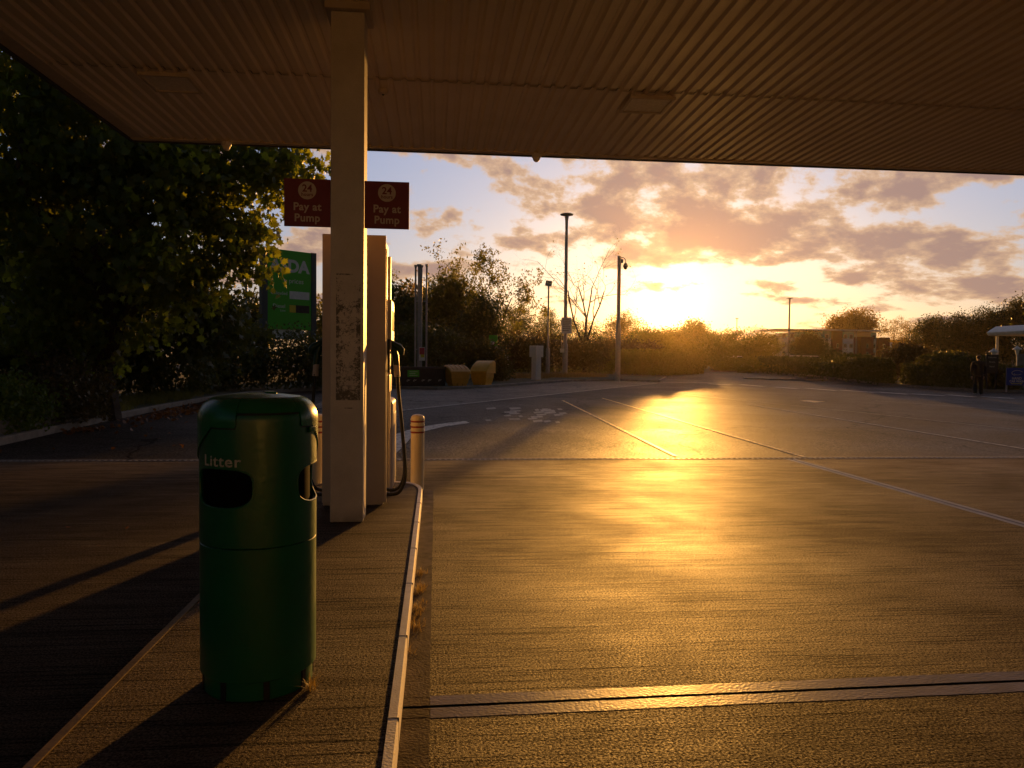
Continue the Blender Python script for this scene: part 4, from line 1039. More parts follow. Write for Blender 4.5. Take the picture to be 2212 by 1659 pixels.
# further disc lamps
for px, py, Yq, lab, s_ in ((1706, 643, 115, 'disc lamp post left of the brick flats, against pale sky', 1.25), (1986, 691, 165, 'disc lamp post against the right hand wood', 1.25), (1850, 714, 185, 'disc lamp post in front of the brick flats', 1.2),
                       (1592, 687, 150, 'slim lamp post in the haze between sun and flats', .9), (2061, 733, 130, 'lower disc lamp post in front of the wood, near the person', .8), (1733, 731, 120, 'lower disc lamp post in front of the round tree', .7)):
    p = at(px-.01*0, py, Yq); t = empty('lamp_post', (p.x, Yq, gz(Yq)), label=lab, cat='lamp post', group='lamp posts around the car park')
    disc_lamp(t, p.z-gz(Yq), s_)
p = at(532, 590, 44); t = empty('lamp_post', (p.x, 44, gz(44)+.08), label='thin pale pole in the sky gap left of the green price sign', cat='lamp post', group='lamp posts around the car park')
MB().tube([(0, 0, 0), (0, 0, 1.8), (0, 0, 1.9), (0, 0, p.z+1-gz(44))], [.11, .11, .07, .06], 10).build('pole', M['steel'], t, smooth=True)
MB().box(-.18, .18, -.08, .5, p.z+1-gz(44), p.z+1.08-gz(44)).build('lamp_head', M['totemgrey'], t, bevel=.02)

# small signs in the planting
p0, p1 = at(1056, 757, 43), at(1075, 724, 43)
t = empty('site_sign', ((p0.x+p1.x)/2, 43, gz(43)+.09), radians(-12), label='small lime and white sign rising from the bushes above the yellow bin', cat='sign')
w_ = (p1.x-p0.x)/2; b0, b1 = p0.z-t.location.z, p1.z-t.location.z
bd = MB().box(-w_, w_, -.03, .03, b0, b1).build('board', M['totemgreen'], t)
MB().box(-w_, w_, -.034, -.031, b0, b0+.22).build('white_band', M['white'], bd)
MB().box(-w_*.5, w_*.3, -.034, -.031, b0+.33, b0+.52).build('symbol', M['white'], bd)
MB().box(-w_+.02, -w_+.08, -.02, .02, -.1, b0).box(w_-.08, w_-.02, -.02, .02, -.1, b0).build('legs', M['steel'], t)
p = G(1087, 812); 
t = empty('handrail', (p.x, p.y-1.5, gz(p.y-1.5)+.09), label='short curved pale handrail poking out beside the bush right of the bins', cat='handrail')
MB().tube([(-.25, 0, 1.28), (.0, 0, 1.30), (.12, 0, 1.24), (.17, 0, 1.1), (.17, 0, 0)], .035, 8).build('rail', M['white'], t, smooth=True)

# low retaining wall on the left
wl = [(-7.80, 9.0), (-7.83, 13.5), (-7.86, 17.6)]
strip('retaining_wall', dens_(wl, .9), .16, .42, M['kerb'], -.02, None)
tag(bpy.data.objects['retaining_wall'], 'low concrete retaining wall behind the kerb below the bushes at far left', 'wall')

# ------------------------------------------------------------------ flats
YB = 195.0
def bx(px): return at(px, 780, YB).x
def bz(py): return at(1810, py, YB).z
fl = empty('apartment_building', (bx(1810), YB, gz(YB)), label='brick and cream block of flats with pale green top storey in the distance', cat='building')
gzb = gz(YB)
def seg_(x0, x1, y0, y1, zt, zb, m, name='wall', yo=0.0):
    return MB().box(bx(x0)-bx(1810), bx(x1)-bx(1810), yo, yo+12, max(0, bz(zb)-gzb), bz(zt)-gzb).build(name, m, fl)
cols = [(1682, 1717, 722, 'render', 0.0), (1717.2, 1774.8, 718, 'render', .4), (1775, 1795, 714, 'render', .2), (1795.2, 1816, 714, 'brick', -.7), (1816.2, 1843, 716, 'render', 0.0), (1843.2, 1852.8, 735, 'brick', -.3), (1853, 1880, 727, 'brick', -1.4),
        (1880.2, 1892, 717, 'render', .1), (1892.2, 1917, 728, 'brick', -.9)]
wn = 0
for x0, x1, top, mm, yo in cols:
    w = seg_(x0, x1, 0, 0, top, 800, M[mm], 'wall', yo)
    if mm == 'render':
        MB().box(bx(x0)-bx(1810)-.01, bx(x1)-bx(1810)+.01, yo-.06, yo+.0, bz(730)-gzb, bz(top)-gzb+.01).build('top_cladding', M['greenpanel'], fl)
        xs = [x0+(x1-x0)*f_ for f_ in ((.3, .78) if x1-x0 > 20 else (.5,))]
        for xw in xs:
            for zc in (727, 747, 764.5, 782):
                a = bx(xw)-bx(1810)
                wi = MB().box(a-.5, a+.5, yo-.13, yo-.07, bz(zc+4.8)-gzb, bz(zc-4.8)-gzb).build('window', M['white'], fl)
                MB().box(a-.42, a+.42, yo-.15, yo-.131, bz(zc+3.8)-gzb, bz(zc-3.8)-gzb).build('pane', M['glass'], wi)
    elif x1-x0 > 20:
        a = bx((x0+x1)/2)-bx(1810)
        for zc in (747, 764.5, 782):
            wi = MB().box(a-.3, a+.3, yo-.06, yo-.005, bz(zc+4.8)-gzb, bz(zc-4.8)-gzb).build('window', M['white'], fl)
            MB().box(a-.24, a+.24, yo-.08, yo-.061, bz(zc+3.8)-gzb, bz(zc-3.8)-gzb).build('pane', M['glass'], wi)
MB().box(bx(1672)-bx(1810), bx(1897)-bx(1810), -.8, 12.5, bz(716)-gzb+.2, bz(716)-gzb+.5).build('roof', M['render'], fl)
MB().box(bx(1834)-bx(1810), bx(1866)-bx(1810), 2, 8, bz(716)-gzb+.5, bz(711)-gzb).build('plant_room', M['render'], fl)
MB().box(bx(1917.2)-bx(1810), bx(1936)-bx(1810), 2, 10, 0, bz(737)-gzb).build('low_wing', M['render'], fl)

# ------------------------------------------------------------------ cars
def car_proto(kind, paint, label, group):
    t = empty('parked_car', label=label, cat='car' if kind != 'van' else 'van', group=group)
    Lc, Wc = (4.2, 1.75) if kind == 'car' else (4.9, 1.95)
    if kind == 'car':
        body = [(-2.1, .30), (2.1, .30), (2.1, .62), (1.95, .80), (1.05, .92), (-1.95, .95), (-2.08, .78)]
        cab = [(-1.90, .94), (1.05, .91), (.42, 1.36), (.20, 1.44), (-1.0, 1.47), (-1.55, 1.38)]
    else:
        body = [(-2.4, .35), (2.4, .35), (2.4, .80), (2.2, 1.02), (1.5, 1.12), (-2.4, 1.12)]
        cab = [(-2.38, 1.11), (1.5, 1.11), (.95, 1.80), (.7, 1.92), (-2.2, 1.96), (-2.36, 1.80)]
    R_ = Matrix(((1, 0, 0, 0), (0, 0, 1, 0), (0, 1, 0, 0), (0, 0, 0, 1)))
    MB().prism(body, -Wc/2, Wc/2, R_).build('body', paint, t, bevel=.06, seg=3)
    g_ = MB(); ib = [(x*.985, z-.06 if z > 1.2 else z) for x, z in cab]
    g_.prism(cab, -Wc/2+.16, Wc/2-.16, R_).build('roof', paint, t, bevel=.07, seg=3)
    def sidewin(s_):
        y_ = s_*(Wc/2-.158); zt = 1.36 if kind == 'car' else 1.82; zb = .98 if kind == 'car' else 1.16
        w = [(-1.45, zb), (.80, zb), (.28, zt), (-1.2, zt)] if kind == 'car' else [(.1, zb), (1.3, zb), (.85, zt), (.1, zt)]
        MB().prism(w, min(y_, y_+s_*.008), max(y_, y_+s_*.008), R_).build('side_window', M['glass'], t)
    sidewin(1); sidewin(-1)
    xa, za, xb, zb = (1.00, .97, .45, 1.35) if kind == 'car' else (1.46, 1.2, 1.0, 1.78)
    MB().raw([(xa+.012, -Wc/2+.25, za), (xa+.012, Wc/2-.25, za), (xb+.012, Wc/2-.30, zb), (xb+.012, -Wc/2+.30, zb)], [(0, 1, 2, 3)]).build('windscreen', M['glass'], t)
    for x_ in (-1.3, 1.3) if kind == 'car' else (-1.55, 1.5):
        for s_ in (-1, 1):
            w = MB().lathe([(.02, 0), (.31, 0), (.33, .03), (.33, .17), (.31, .2), (.02, .2)], n=24)
            mt = Matrix.Translation((x_, s_*(Wc/2-.09), .33)) @ Matrix.Rotation(pi/2, 4, 'X') @ Matrix.Translation((0, 0, -.1))
            w.v = [tuple(mt @ Vector(q_)) for q_ in w.v]; wh = w.build('wheel', M['rubber'], t, smooth=True)
            w = MB().lathe([(.02, 0), (.2, 0), (.21, .205), (.02, .205)], n=16)
            w.v = [tuple(mt @ Vector((q_[0], q_[1], q_[2]-.0025))) for q_ in w.v]; w.build('rim', M['steel'], wh, smooth=True)
    xf = 2.1 if kind == 'car' else 2.4
    for s_ in (-1, 1):
        MB().box(xf-.12, xf+.01, s_*.6-.14, s_*.6+.14, .58, .70).build('headlight', M['white'], t, bevel=.01)
        MB().box(-xf-.01, -xf+.1, s_*.68-.08, s_*.68+.08, .62, .85).build('tail_light', M['red'], t, bevel=.01)
    return t
CG = 'vehicles parked beyond the hedges'
van = car_proto('van', M['carwhite'], 'white van roof showing over the hedge right of the sun', CG)
p = at(1586, 780, 108); van.location = (p.x, 108, gz(108)); van.rotation_euler.z = radians(8)
v2 = copy_tree(van); v2['label'] = 'long white van roof over the hedge below the left end of the flats'; p = at(1748, 780, 92); v2.location = (p.x, 92, gz(92)); v2.rotation_euler.z = radians(-3)
car = car_proto('car', M['carsilver'], 'pale car roof in the glare directly below the sun', CG)
p = at(1450, 780, 100); car.location = (p.x, 100, gz(100)); car.rotation_euler.z = radians(80)
c2 = copy_tree(car); c2['label'] = 'pale car roof just right of the sun glare'; p = at(1491, 780, 96); c2.location = (p.x, 96, gz(96)); c2.rotation_euler.z = radians(10)
c3 = copy_tree(car); c3['label'] = 'silver car over the hedge left of the big rounded bush'; p = at(1876, 780, 62); c3.location = (p.x, 62, gz(62)); c3.rotation_euler.z = radians(175)
gcar = car_proto('car', M['cargreen'], 'pale green car half hidden by the hedge behind the walking person', CG)
p = at(2130, 780, 42); gcar.location = (p.x, 42.5, gz(42)+.08); gcar.rotation_euler.z = radians(-106)

# ------------------------------------------------------------------ wash bay, lanterns, signs on the right
p = at(2172, 724, 46); gzw = gz(46)+.08
wb = empty('wash_bay', (p.x, 46, gzw), label='pale open wash bay with curved white roof at the right edge', cat='shelter')
zt, zb_ = at(2190, 703, 46).z-gzw, at(2190, 724, 46).z-gzw
w_ = 5.0
prof = [(0, zb_), (-.12, zb_+.22), (.1, zb_+.38), (.55, zt), (w_, zt+.02), (w_, zb_)]
MB().prism([(a, b) for a, b in prof], -1.6, 1.6, Matrix(((1, 0, 0, 0), (0, 0, 1, 0), (0, 1, 0, 0), (0, 0, 0, 1)))).build('roof', M['white'], wb, bevel=.04)
for x_, y_ in ((.42, -1.2), (.28, 1.2), (3.6, -1.2), (3.6, 1.2)): MB().tube([(x_+.12, y_, 0), (x_+.12, y_, zb_)], .085, 12).build('post', M['white'], wb, smooth=True)
MB().box(.75, 3.4, -1.35, -1.30, zb_-.32, zb_-.01).build('sign_panel', M['white'], wb)
MB().box(-.6, 4.8, -1.9, -1.7, 0, 1.75).build('low_wall', M['kerb'], wb)
LG = 'lantern lamps by the wash bay'
for px, py, Yq, lab in ((2147, 752, 38, 'small white lantern lamp above the dark direction sign'), (2197.5, 747, 41, 'small white lantern lamp in front of the wash bay')):
    q_ = at(px, py, Yq); t = empty('lantern_lamp', (q_.x, Yq, gz(Yq)+.08), label=lab, cat='lantern', group=LG); h_ = q_.z-gz(Yq)-.08
    MB().tube([(0, 0, 0), (0, 0, h_-.55)], .03, 8).build('post', M['white'], t, smooth=True)
    MB().lathe([(.05, h_-.55), (.13, h_-.22), (.14, h_-.20)], n=8).build('lamp_glass', M['dirtyglass'], t)
    MB().lathe([(.24, h_-.22), (.22, h_-.17), (.08, h_-.07), (.03, h_+.0)], n=12).build('lamp_hood', M['white'], t, smooth=True)
YD = G(2140, 845).y-.15
p0, p1 = at(2129, 806, YD), at(2156, 766, YD)
t = empty('direction_sign', ((p0.x+p1.x)/2, YD, gz(YD)+.0), label='dark direction sign with small grey wording right behind the person', cat='sign')
w_ = (p1.x-p0.x)/2; b0, b1 = p0.z-t.location.z, p1.z-t.location.z
MB().box(-w_, w_, -.04, .04, b0, b1).build('board', M['black'], t, bevel=.01)
for s_ in (-1, 1): MB().box(s_*(w_-.08)-.03, s_*(w_-.08)+.03, -.03, .03, 0, b0).build('post', M['black'], t)
for k, s_ in enumerate(('Collection', 'Parents', 'Petrol')):
    text('lettering', s_, .105, M['binink'], t, (-.02, -.043, b1-.14-.22*k), FACE, .001)
YD = G(2195, 847).y-.25
p0, p1 = at(2174, 832, YD), at(2219, 795, YD)
t = empty('car_wash_banner', ((p0.x+p1.x)/2, YD, gz(YD)+.0), label='blue hand car wash banner with yellow arrow at the right edge', cat='banner')
w_ = (p1.x-p0.x)/2; b0, b1 = p0.z-t.location.z, p1.z-t.location.z
MB().box(-w_, w_, -.02, .02, b0, b1).build('board', M['blue'], t)
for s_ in (-1, 1): MB().box(s_*(w_-.04)-.03, s_*(w_-.04)+.03, .021, .07, -.05, b1).build('post', M['steel'], t)
text('lettering', 'HAND', .17, M['cream'], t, (-.02, -.023, b0+.32), FACE, .001, .004)
text('lettering', 'CAR WASH', .15, M['cream'], t, (.0, -.023, b0+.18), FACE, .001, .004)
MB().box(-w_*.6, w_*.35, -.024, -.021, b0+.06, b0+.09).raw([(w_*.35, -.024, b0+.03), (w_*.55, -.024, b0+.075), (w_*.35, -.024, b0+.12)], [(0, 1, 2)]).build('arrow', M['yellow'], t)
MB().tube([(w_*.55*cos(a*pi/8), -.024, b0+.58+.12*sin(a*pi/8)) for a in range(1, 12)], .012, 5).build('swirl', M['cream'], t)
MB().tube([(w_*.35*cos(a*pi/8)+.02, -.024, b0+.56+.07*sin(a*pi/8)) for a in range(8, 16)], .010, 5).build('swirl', M['cream'], t)

# ------------------------------------------------------------------ the walking person
p = G(2112, 852.5); per = empty('person', p, radians(-18), label='person in black jacket and dark trousers walking away beside the right hand hedge', cat='person')
def skin_body(name, joints, edges, m, parent, sub=2):
    me = bpy.data.meshes.new(name); me.from_pydata([j[:3] for j in joints], edges, []); o = link(name, me, m, parent)
    o.modifiers.new('skin', 'SKIN'); me.skin_vertices  # created by the modifier below
    if not me.skin_vertices:
        bpy.context.view_layer.objects.active = o; o.select_set(True); bpy.ops.mesh.customdata_skin_add(); o.select_set(False)
    for i, j in enumerate(joints):
        sv = me.skin_vertices[0].data[i]; sv.radius = (j[3], j[4] if len(j) > 4 else j[3]); sv.use_root = (i == 0)
    s_ = o.modifiers.new('sub', 'SUBSURF'); s_.levels = s_.render_levels = sub
    me.polygons.foreach_set('use_smooth', [True]*len(me.polygons))
    bpy.context.view_layer.update()
    ev = bpy.data.meshes.new_from_object(o.evaluated_get(bpy.context.evaluated_depsgraph_get())); o.modifiers.clear(); o.data = ev
    ev.materials.clear(); ev.materials.append(m); ev.polygons.foreach_set('use_smooth', [True]*len(ev.polygons))
    return o
J = [(0, 0, .95, .09, .08), (0, .0, 1.10, .10, .09), (0, .01, 1.28, .12, .10), (0, .015, 1.42, .10, .08), (.0, .03, 1.50, .055), (.01, .05, 1.60, .08, .09), (.01, .05, 1.68, .075, .085),
     (.19, .0, 1.40, .07), (.25, -.02, 1.14, .05), (.25, .06, .90, .038), (.25, .09, .82, .03),
     (-.19, .0, 1.40, .07), (-.26, -.03, 1.14, .05), (-.24, .02, .90, .038), (-.235, .05, .82, .03),
     (.10, .0, .84, .055), (.12, .03, .48, .05), (.13, -.02, .10, .04), (-.10, .0, .84, .055), (-.14, -.06, .48, .05), (-.17, -.20, .12, .045)]
Ed = [(0, 1), (1, 2), (2, 3), (3, 4), (4, 5), (5, 6), (3, 7), (7, 8), (8, 9), (9, 10), (3, 11), (11, 12), (12, 13), (13, 14), (0, 15), (15, 16), (16, 17), (0, 18), (18, 19), (19, 20)]
skin_body('body', J, Ed, M['skin'], per)
jk = [(0, 0, .70, .16, .14), (0, 0, 1.02, .195, .165), (0, .01, 1.26, .205, .165), (0, .01, 1.40, .150, .12), (0, .025, 1.50, .075),
      (.20, .0, 1.39, .090), (.26, -.02, 1.14, .072), (.255, .08, .80, .052), (-.20, .0, 1.39, .090), (-.27, -.03, 1.14, .072), (-.24, .04, .80, .052)]
skin_body('jacket', jk, [(0, 1), (1, 2), (2, 3), (3, 4), (3, 5), (5, 6), (6, 7), (3, 8), (8, 9), (9, 10)], M['cloth'], per)
tr = [(0, 0, .97, .17, .14), (.10, .0, .80, .115), (.12, .03, .46, .092), (.13, -.02, .0, .08), (-.10, .0, .80, .115), (-.14, -.06, .46, .092), (-.17, -.20, .03, .08)]
skin_body('trousers', tr, [(0, 1), (1, 2), (2, 3), (0, 4), (4, 5), (5, 6)], M['trouser'], per)
skin_body('hair', [(0, .005, 1.56, .07, .05), (0, .02, 1.63, .088, .085), (.01, .04, 1.70, .095, .10), (.01, .05, 1.755, .06)], [(0, 1), (1, 2), (2, 3)], M['hair'], per)
for x_, y_, z_ in ((.13, -.02, .02), (-.17, -.20, .03)):
    skin_body('shoe', [(x_, y_-.05, z_+.025, .045, .035), (x_, y_+.08, z_+.025, .048, .035), (x_, y_+.18, z_+.015, .035, .022)], [(0, 1), (1, 2)], M['shoe'], per)
for s_, (hx, hy, hz_) in ((1, (.25, .10, .80)), (-1, (-.235, .06, .80))):
    mb = MB(); mb.tube([(hx, hy, hz_), (hx, hy+.01, hz_-.05), (hx, hy+.012, hz_-.09)], [.030, .038, .030], 8)
    for k in range(4): mb.tube([(hx-.006, hy-.024+.017*k, hz_-.08), (hx-.008*s_, hy-.022+.018*k, hz_-.13), (hx-.022*s_, hy-.02+.018*k, hz_-.155+.008*abs(k-1.5))], [.0095, .009, .007], 6)
    mb.tube([(hx-.01*s_, hy+.03, hz_-.03), (hx-.03*s_, hy+.055, hz_-.07), (hx-.035*s_, hy+.055, hz_-.10)], [.012, .010, .008], 6)
    mb.build('hand', M['skin'], per, smooth=True)

# ------------------------------------------------------------------ litter bin
BX, BY, BZ = at(560, 1300, 3.45).x, 3.45, .12
bn = empty('litter_bin', (BX, BY, BZ), label='tall dark green plastic litter bin standing on the near end of the island', cat='litter bin')
RB = .250; CV = .095; ZS = 1.189; CR = .090; ZT = ZS+CV
def prof_pt(s_, off=0.0):
    """s in 0..1 along the dome: shoulder then nearly flat top"""
    if s_ < .6:
        a = s_/.6*pi/2; return (RB-CR+(CR+off)*cos(a)*1.0, ZS+(CV+off)*sin(a))
    r_ = (RB-CR)*(1-(s_-.6)/.4); return (max(r_, .0005), ZT+off+.012*(1-(r_/(RB-CR))**2))
OPEN = [radians(a) for a in (-90-28, -90+88, -90+207)]       # world angle of each opening about the axis
# main shell: closed thick tube
def shell(z0, z1, ro, ri, dome=False, n=128):
    vo = []; rings = []
    if not dome:
        prof = [(ri, z0), (ro-.003, z0), (ro, z0+.003), (ro, z1-.002), (ro-.002, z1), (ri, z1)]
    else:
        prof = [(ri, z0), (ro-.004, z0), (ro, z0+.004)] + [(ro, z0+(ZS-z0)*k/6) for k in range(1, 6)] + [prof_pt(k/20) for k in range(0, 21)] + \
               [(max(prof_pt(k/20)[0]-.02, .0003), prof_pt(k/20)[1]-.022) for k in range(20, -1, -1)]
    n_ = len(prof); v = [(r_*cos(2*pi*k/n), r_*sin(2*pi*k/n), z_) for r_, z_ in prof for k in range(n)]
    f = [(i*n+k, i*n+(k+1) % n, ((i+1) % n_)*n+(k+1) % n, ((i+1) % n_)*n+k) for i in range(n_) for k in range(n)]
    return v, f
ZM = .655
v, f = shell(.085, ZM-.002, RB-.001, RB-.02); MB().raw(v, f).build('lower_body', M['binbody'], bn, smooth=True)
v, f = shell(ZM, ZS, RB, RB-.014, True); ub = MB().raw(v, f).build('upper_body', M['binbody'], bn)
cut = MB()
for a in OPEN:
    hw_, z0_, z1_ = .146, .835, .99; pts = []
    for k in range(48):
        q_ = 2*pi*k/48; cx_, sx_ = cos(q_), sin(q_); e_ = .50
        X_q = hw_*math.copysign(abs(cx_)**e_, cx_); Z_q = (z1_-z0_)/2*math.copysign(abs(sx_)**.55, sx_)
        Z_q -= .012*(1-(X_q/hw_)**2) if sx_ < 0 else -.004*(1-(X_q/hw_)**2)
        pts.append((X_q, (z0_+z1_)/2+Z_q))
    mt = Matrix.Rotation(a+pi/2, 4, 'Z') @ Matrix(((1, 0, 0, 0), (0, 0, 1, 0), (0, 1, 0, 0), (0, 0, 0, 1)))
    cut.prism(pts, -.42, -.12, mt)
co_ = cut.build('cutter', M['binbody'])
for tgt in (ub,):
    md = tgt.modifiers.new('b', 'BOOLEAN'); md.operation = 'DIFFERENCE'; md.object = co_; md.solver = 'EXACT'; md.use_self = True
co_.location = bn.location
bpy.context.view_layer.update()
ev = bpy.data.meshes.new_from_object(ub.evaluated_get(bpy.context.evaluated_depsgraph_get())); ub.modifiers.clear(); ub.data = ev
ev.polygons.foreach_set('use_smooth', [True]*len(ev.polygons)); ev.set_sharp_from_angle(angle=radians(35))
bpy.data.objects.remove(co_)
# added inner liner, black so the openings look shaded
MB().lathe([(.20, .30), (.220, .80), (.220, 1.05), (.10, 1.10)], n=48).build('liner', M['void'], bn, smooth=True)
MB().lathe([(.240, .815), (.20, .812), (.18, .80)], n=48).build('liner_rim', M['void'], bn, smooth=True)
for a in OPEN:
    for s_ in (-1, 1):
        mt = Matrix.Rotation(a+s_*radians(36), 4, 'Z'); MB().box(.19, .2355, -.002, .002, .70, 1.10, mt).build('light_baffle', M['void'], bn)  # unseen partitions added to block sunlight between the openings
# aperture hoods: a lip around each opening
for a in OPEN:
    pts = []
    for k in range(49):
        q_ = 2*pi*k/48; cx_, sx_ = cos(q_), sin(q_)
        X_q = .146*math.copysign(abs(cx_)**.5, cx_); Z_q = .0775*math.copysign(abs(sx_)**.55, sx_)
        Z_q -= .012*(1-(X_q/.146)**2) if sx_ < 0 else -.004*(1-(X_q/.146)**2)
        th = a + math.asin(X_q/RB); pts.append(((RB-.003)*cos(th), (RB-.003)*sin(th), .9125+Z_q))
    MB().tube(pts, .0055, 6).build('aperture_lip', M['binbody'], bn, smooth=True)
# hinged hood with a stepped lower edge
def edge_z(th):
    """th: degrees, 0 towards the viewer, positive to the right"""
    P_ = [(-180, 1.01), (-150, 1.165), (-118, 1.165), (-112, .99), (-92, .985), (-70, 1.05), (-45, 1.128), (-36, 1.165), (-8.6, 1.165), (-8, 1.225), (55, 1.225), (55.6, 1.165), (75, 1.165), (100, 1.07), (118, .99), (135, .985), (180, 1.01)]
    for (a, x_), (b, y_) in zip(P_[:-1], P_[1:]):
        if a <= th <= b: return x_ + (y_-x_)*(th-a)/(b-a)
n_ = 360; NS = 26; v = []; OFF = .0065
def surf(z_or_s, off):
    pass
for k in range(n_):
    th = -180+360*(k+.5)/n_; a = radians(th)-pi/2; ze = edge_z(th)
    if ze >= ZS:
        sn = math.asin(min(1, (ze-ZS)/CV)); s0 = .6*sn/(pi/2); low_ = 0
        path = [prof_pt(s0+(1-s0)*i/(NS-1), OFF) for i in range(NS)]
    else:
        m1 = 7; path = [(RB+OFF, ze+(ZS-ze)*i/m1) for i in range(m1)] + [prof_pt(i/(NS-m1-1), OFF) for i in range(NS-m1)]
    r_, z_ = path[0]; full = [(r_-.010, z_-.0005), (r_-.0015, z_-.001)] + path
    for r_, z_ in full: v.append((r_*cos(a), r_*sin(a), z_))
q2 = NS+2
f = [(k*q2+i, ((k+1) % n_)*q2+i, ((k+1) % n_)*q2+i+1, k*q2+i+1) for k in range(n_) for i in range(q2-1)]
hd = MB().raw(v, f).build('hood', M['binhood'], bn)
hd.data.polygons.foreach_set('use_smooth', [True]*len(hd.data.polygons)); hd.data.set_sharp_from_angle(angle=radians(50))
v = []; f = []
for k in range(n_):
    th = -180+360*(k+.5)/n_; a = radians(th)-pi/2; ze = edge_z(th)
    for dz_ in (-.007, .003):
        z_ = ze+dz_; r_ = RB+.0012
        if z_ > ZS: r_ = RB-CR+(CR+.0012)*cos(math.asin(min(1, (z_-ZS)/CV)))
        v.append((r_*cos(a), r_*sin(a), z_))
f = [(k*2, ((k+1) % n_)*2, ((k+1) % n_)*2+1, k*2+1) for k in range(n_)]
MB().raw(v, f).build('hood_gap_shade', M['black'], bn)  # black ribbon standing in for the shade in the gap under the hood
# lock and hinge details
def onb(th, z_, r_=RB): a = radians(th)-pi/2; return Vector((r_*cos(a), r_*sin(a), z_))
q_ = onb(66, 1.135, RB+.002); MB().lathe([(.0005, .014), (.014, .012), (.018, 0), (.018, -.012)], n=16)
mb = MB(); c_ = onb(72, 1.150, RB+.004); mt = Matrix.Translation(c_) @ Matrix.Rotation(radians(72), 4, 'Z'); mb.box(-.022, .022, -.012, .004, -.016, .010, mt)
mb.build('latch', M['binhood'], bn, bevel=.004)
MB().box(.02, .075, -.03, .06, ZT+.002, ZT+.024, Matrix.Rotation(radians(20), 4, 'Z')).build('lid_boss', M['binhood'], bn, bevel=.008)
v, f = shell(.0, .088, .233, .215); pl_ = MB().raw(v, f).build('plinth', M['binbody'], bn, smooth=True)
for k in range(8):
    c_ = onb(-160+45*k, .045, .233); mt = Matrix.Translation(c_) @ Matrix.Rotation(radians(-160+45*k), 4, 'Z')
    MB().box(-.012, .012, -.006, .010, -.045, .04, mt).build('foot_slot', M['black'], pl_)
MB().lathe([(.235, .0801), (RB-.006, .0851+.012), (RB-.001, .11)], n=96).build('foot_taper', M['binbody'], bn, smooth=True)
# raised word above the opening
lt = text('lettering', 'Litter', .066, M['binink'], bn, (0, 0, 0), FACE, .0015, .0009, spacing=1.12)
a0 = radians(-90-26)
for q_ in lt.data.vertices:
    r_ = RB+.0008+max(0, -q_.co.y)*.8; a = a0 + q_.co.x*1.15/RB
    q_.co = Vector((r_*cos(a), r_*sin(a), 1.022+q_.co.z))

# ------------------------------------------------------------------ grass, leaves
def blades(name, spots, n, h, w, m, seed, label, cat, lean=.5, kind='stuff', flatf=0.0):
    rg = np.random.default_rng(seed); V = []; Fc = []
    for k in range(n):
        x_, y_, r_ = spots[rg.integers(0, len(spots))][:3]; a = rg.random()*2*pi; d = r_*sqrt(rg.random()); px_, py_ = x_+d*cos(a), y_+d*sin(a)
        z_ = gz(py_)+(spots[0][3] if len(spots[0]) > 3 else 0); hh = h*rg.uniform(.4, 1.2); la = rg.random()*2*pi; ln = rg.uniform(.1, lean)*hh
        dx, dy = cos(la)*ln, sin(la)*ln; wx, wy = -sin(la)*w/2, cos(la)*w/2; hz = hh*(1-flatf*rg.random())
        b = len(V)
        V += [(px_-wx, py_-wy, z_), (px_+wx, py_+wy, z_), (px_+dx*.4+wx*.7, py_+dy*.4+wy*.7, z_+hz*.6), (px_+dx*.4-wx*.7, py_+dy*.4-wy*.7, z_+hz*.6), (px_+dx, py_+dy, z_+hz)]
        Fc += [(b, b+1, b+2, b+3), (b+3, b+2, b+4)]
    me = bpy.data.meshes.new(name); me.from_pydata(V, [], Fc); o = link(name, me, m); tag(o, label, cat, kind=kind); return o
spots = [(-.125+random.uniform(-.01, .05), random.choice((4.3, 4.62, 4.9, 5.1, 5.5, 3.95))+random.gauss(0, .12), .03) for k in range(40)]
blades('dry_grass', spots, 420, .06, .003, M['straw'], 61, 'tufts of dry grass and moss growing in the crack along the white kerb', 'grass', 1.6, flatf=.7)
blades('grass_tuft', [(BX+.245, BY-.10, .03, .12), (BX+.25, BY-.13, .02, .12)], 60, .07, .003, M['straw'], 63, 'small dry grass tuft at the right foot of the litter bin', 'grass', 1.8, kind=None, flatf=.7)
spots = [(G(px, py).x, G(px, py).y+rr.uniform(0, 1.6), .8, .09) for px, py in [(1080+k*13, 822-k*.3) for k in range(17)]]
blades('verge_grass', spots, 6000, .30, .012, M['straw'], 64, 'dry straw coloured grass around the metering box and lamp posts', 'grass', .9)
spots = [(-8.0-random.random()*1.6, random.uniform(17.2, 29), .5, .09) for k in range(60)]
blades('verge_grass', spots, 9000, .20, .010, M['grass'], 65, 'dark green grass strip behind the kerb on the left', 'grass', .8)
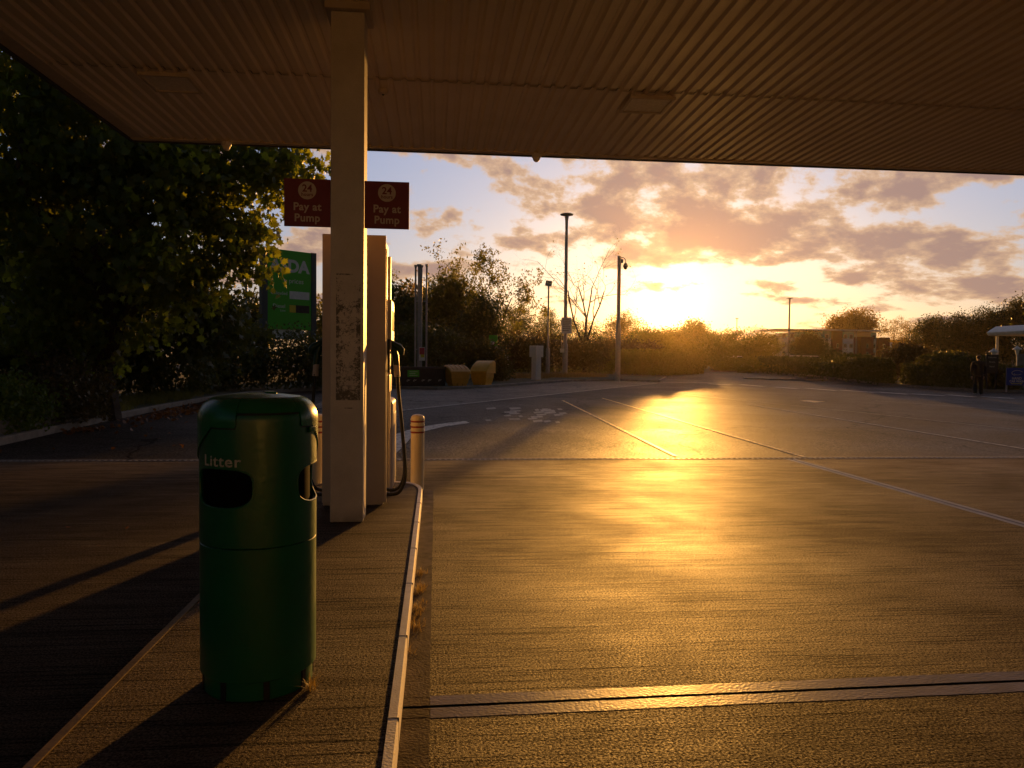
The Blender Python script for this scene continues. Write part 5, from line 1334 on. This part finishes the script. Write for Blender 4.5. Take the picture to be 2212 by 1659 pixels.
spots = [(G(px, py).x, G(px, py).y, 1.5, .09) for px, py in [(700+k*20, 826-k*.4) for k in range(14)]]
blades('verge_grass', spots, 4000, .22, .015, M['grass'], 66, 'shaded rough grass under the dark bushes behind the pump', 'grass', .8)
H1a = [np.array(p) for p in H1]; spots = []
for k in range(90):
    i = random.randrange(len(H1a)-1); pp = H1a[i]+(H1a[i+1]-H1a[i])*random.random(); spots.append((pp[0], pp[1]+random.uniform(.3, 4.5), .6, 1.25))
blades('bank_grass', spots, 9000, .45, .03, M['grass'], 67, 'long sunlit grass along the top of the middle hedge bank', 'grass', .6)
rg = np.random.default_rng(70)
P = np.concatenate([np.stack([rg.normal(-6.75, .28, 420), rg.normal(20.6, 1.5, 420)], 1), np.stack([rg.normal(-7.1, .2, 60), rg.normal(16.0, .3, 60)], 1), np.stack([rg.uniform(-7.4, -3.5, 90), rg.uniform(12.5, 26, 90)], 1)])
P = np.array([(x, y, gz(y)+.02+rg.random()*.04) for x, y in P])
o = leaf_mesh('fallen_leaves', P, .085, 'maple', M['dryleaf'], None, 71, 1.6); tag(o, 'brown fallen leaves drifted on the asphalt by the left kerb', 'leaves', kind='stuff')
P = np.array([(x, y, .005+rg.random()*.01) for x, y in np.stack([rg.uniform(-8, -1.6, 24), rg.uniform(5, 11, 24)], 1)])
o = leaf_mesh('leaf_crumbs', P, .035, 'leaf', M['dryleaf'], None, 72, 2.5); tag(o, 'few tiny dry leaf crumbs scattered over the forecourt concrete', 'leaves', kind='stuff')

# ------------------------------------------------------------------ haze
HAZE = 0.00007
hm = bpy.data.materials.new('haze'); hm.use_nodes = True; t = hm.node_tree
for n_ in list(t.nodes): t.nodes.remove(n_)
oo = t.nodes.new('ShaderNodeOutputMaterial'); pv = t.nodes.new('ShaderNodeVolumePrincipled')
pv.inputs['Color'].default_value = (1.0, .80, .55, 1); pv.inputs['Density'].default_value = HAZE; pv.inputs['Anisotropy'].default_value = .90
t.links.new(pv.outputs[0], oo.inputs['Volume'])
HZ = MB().box(-420, 620, -60, 560, -1.2, 27).build('haze', hm); HZ['kind'] = 'stuff'
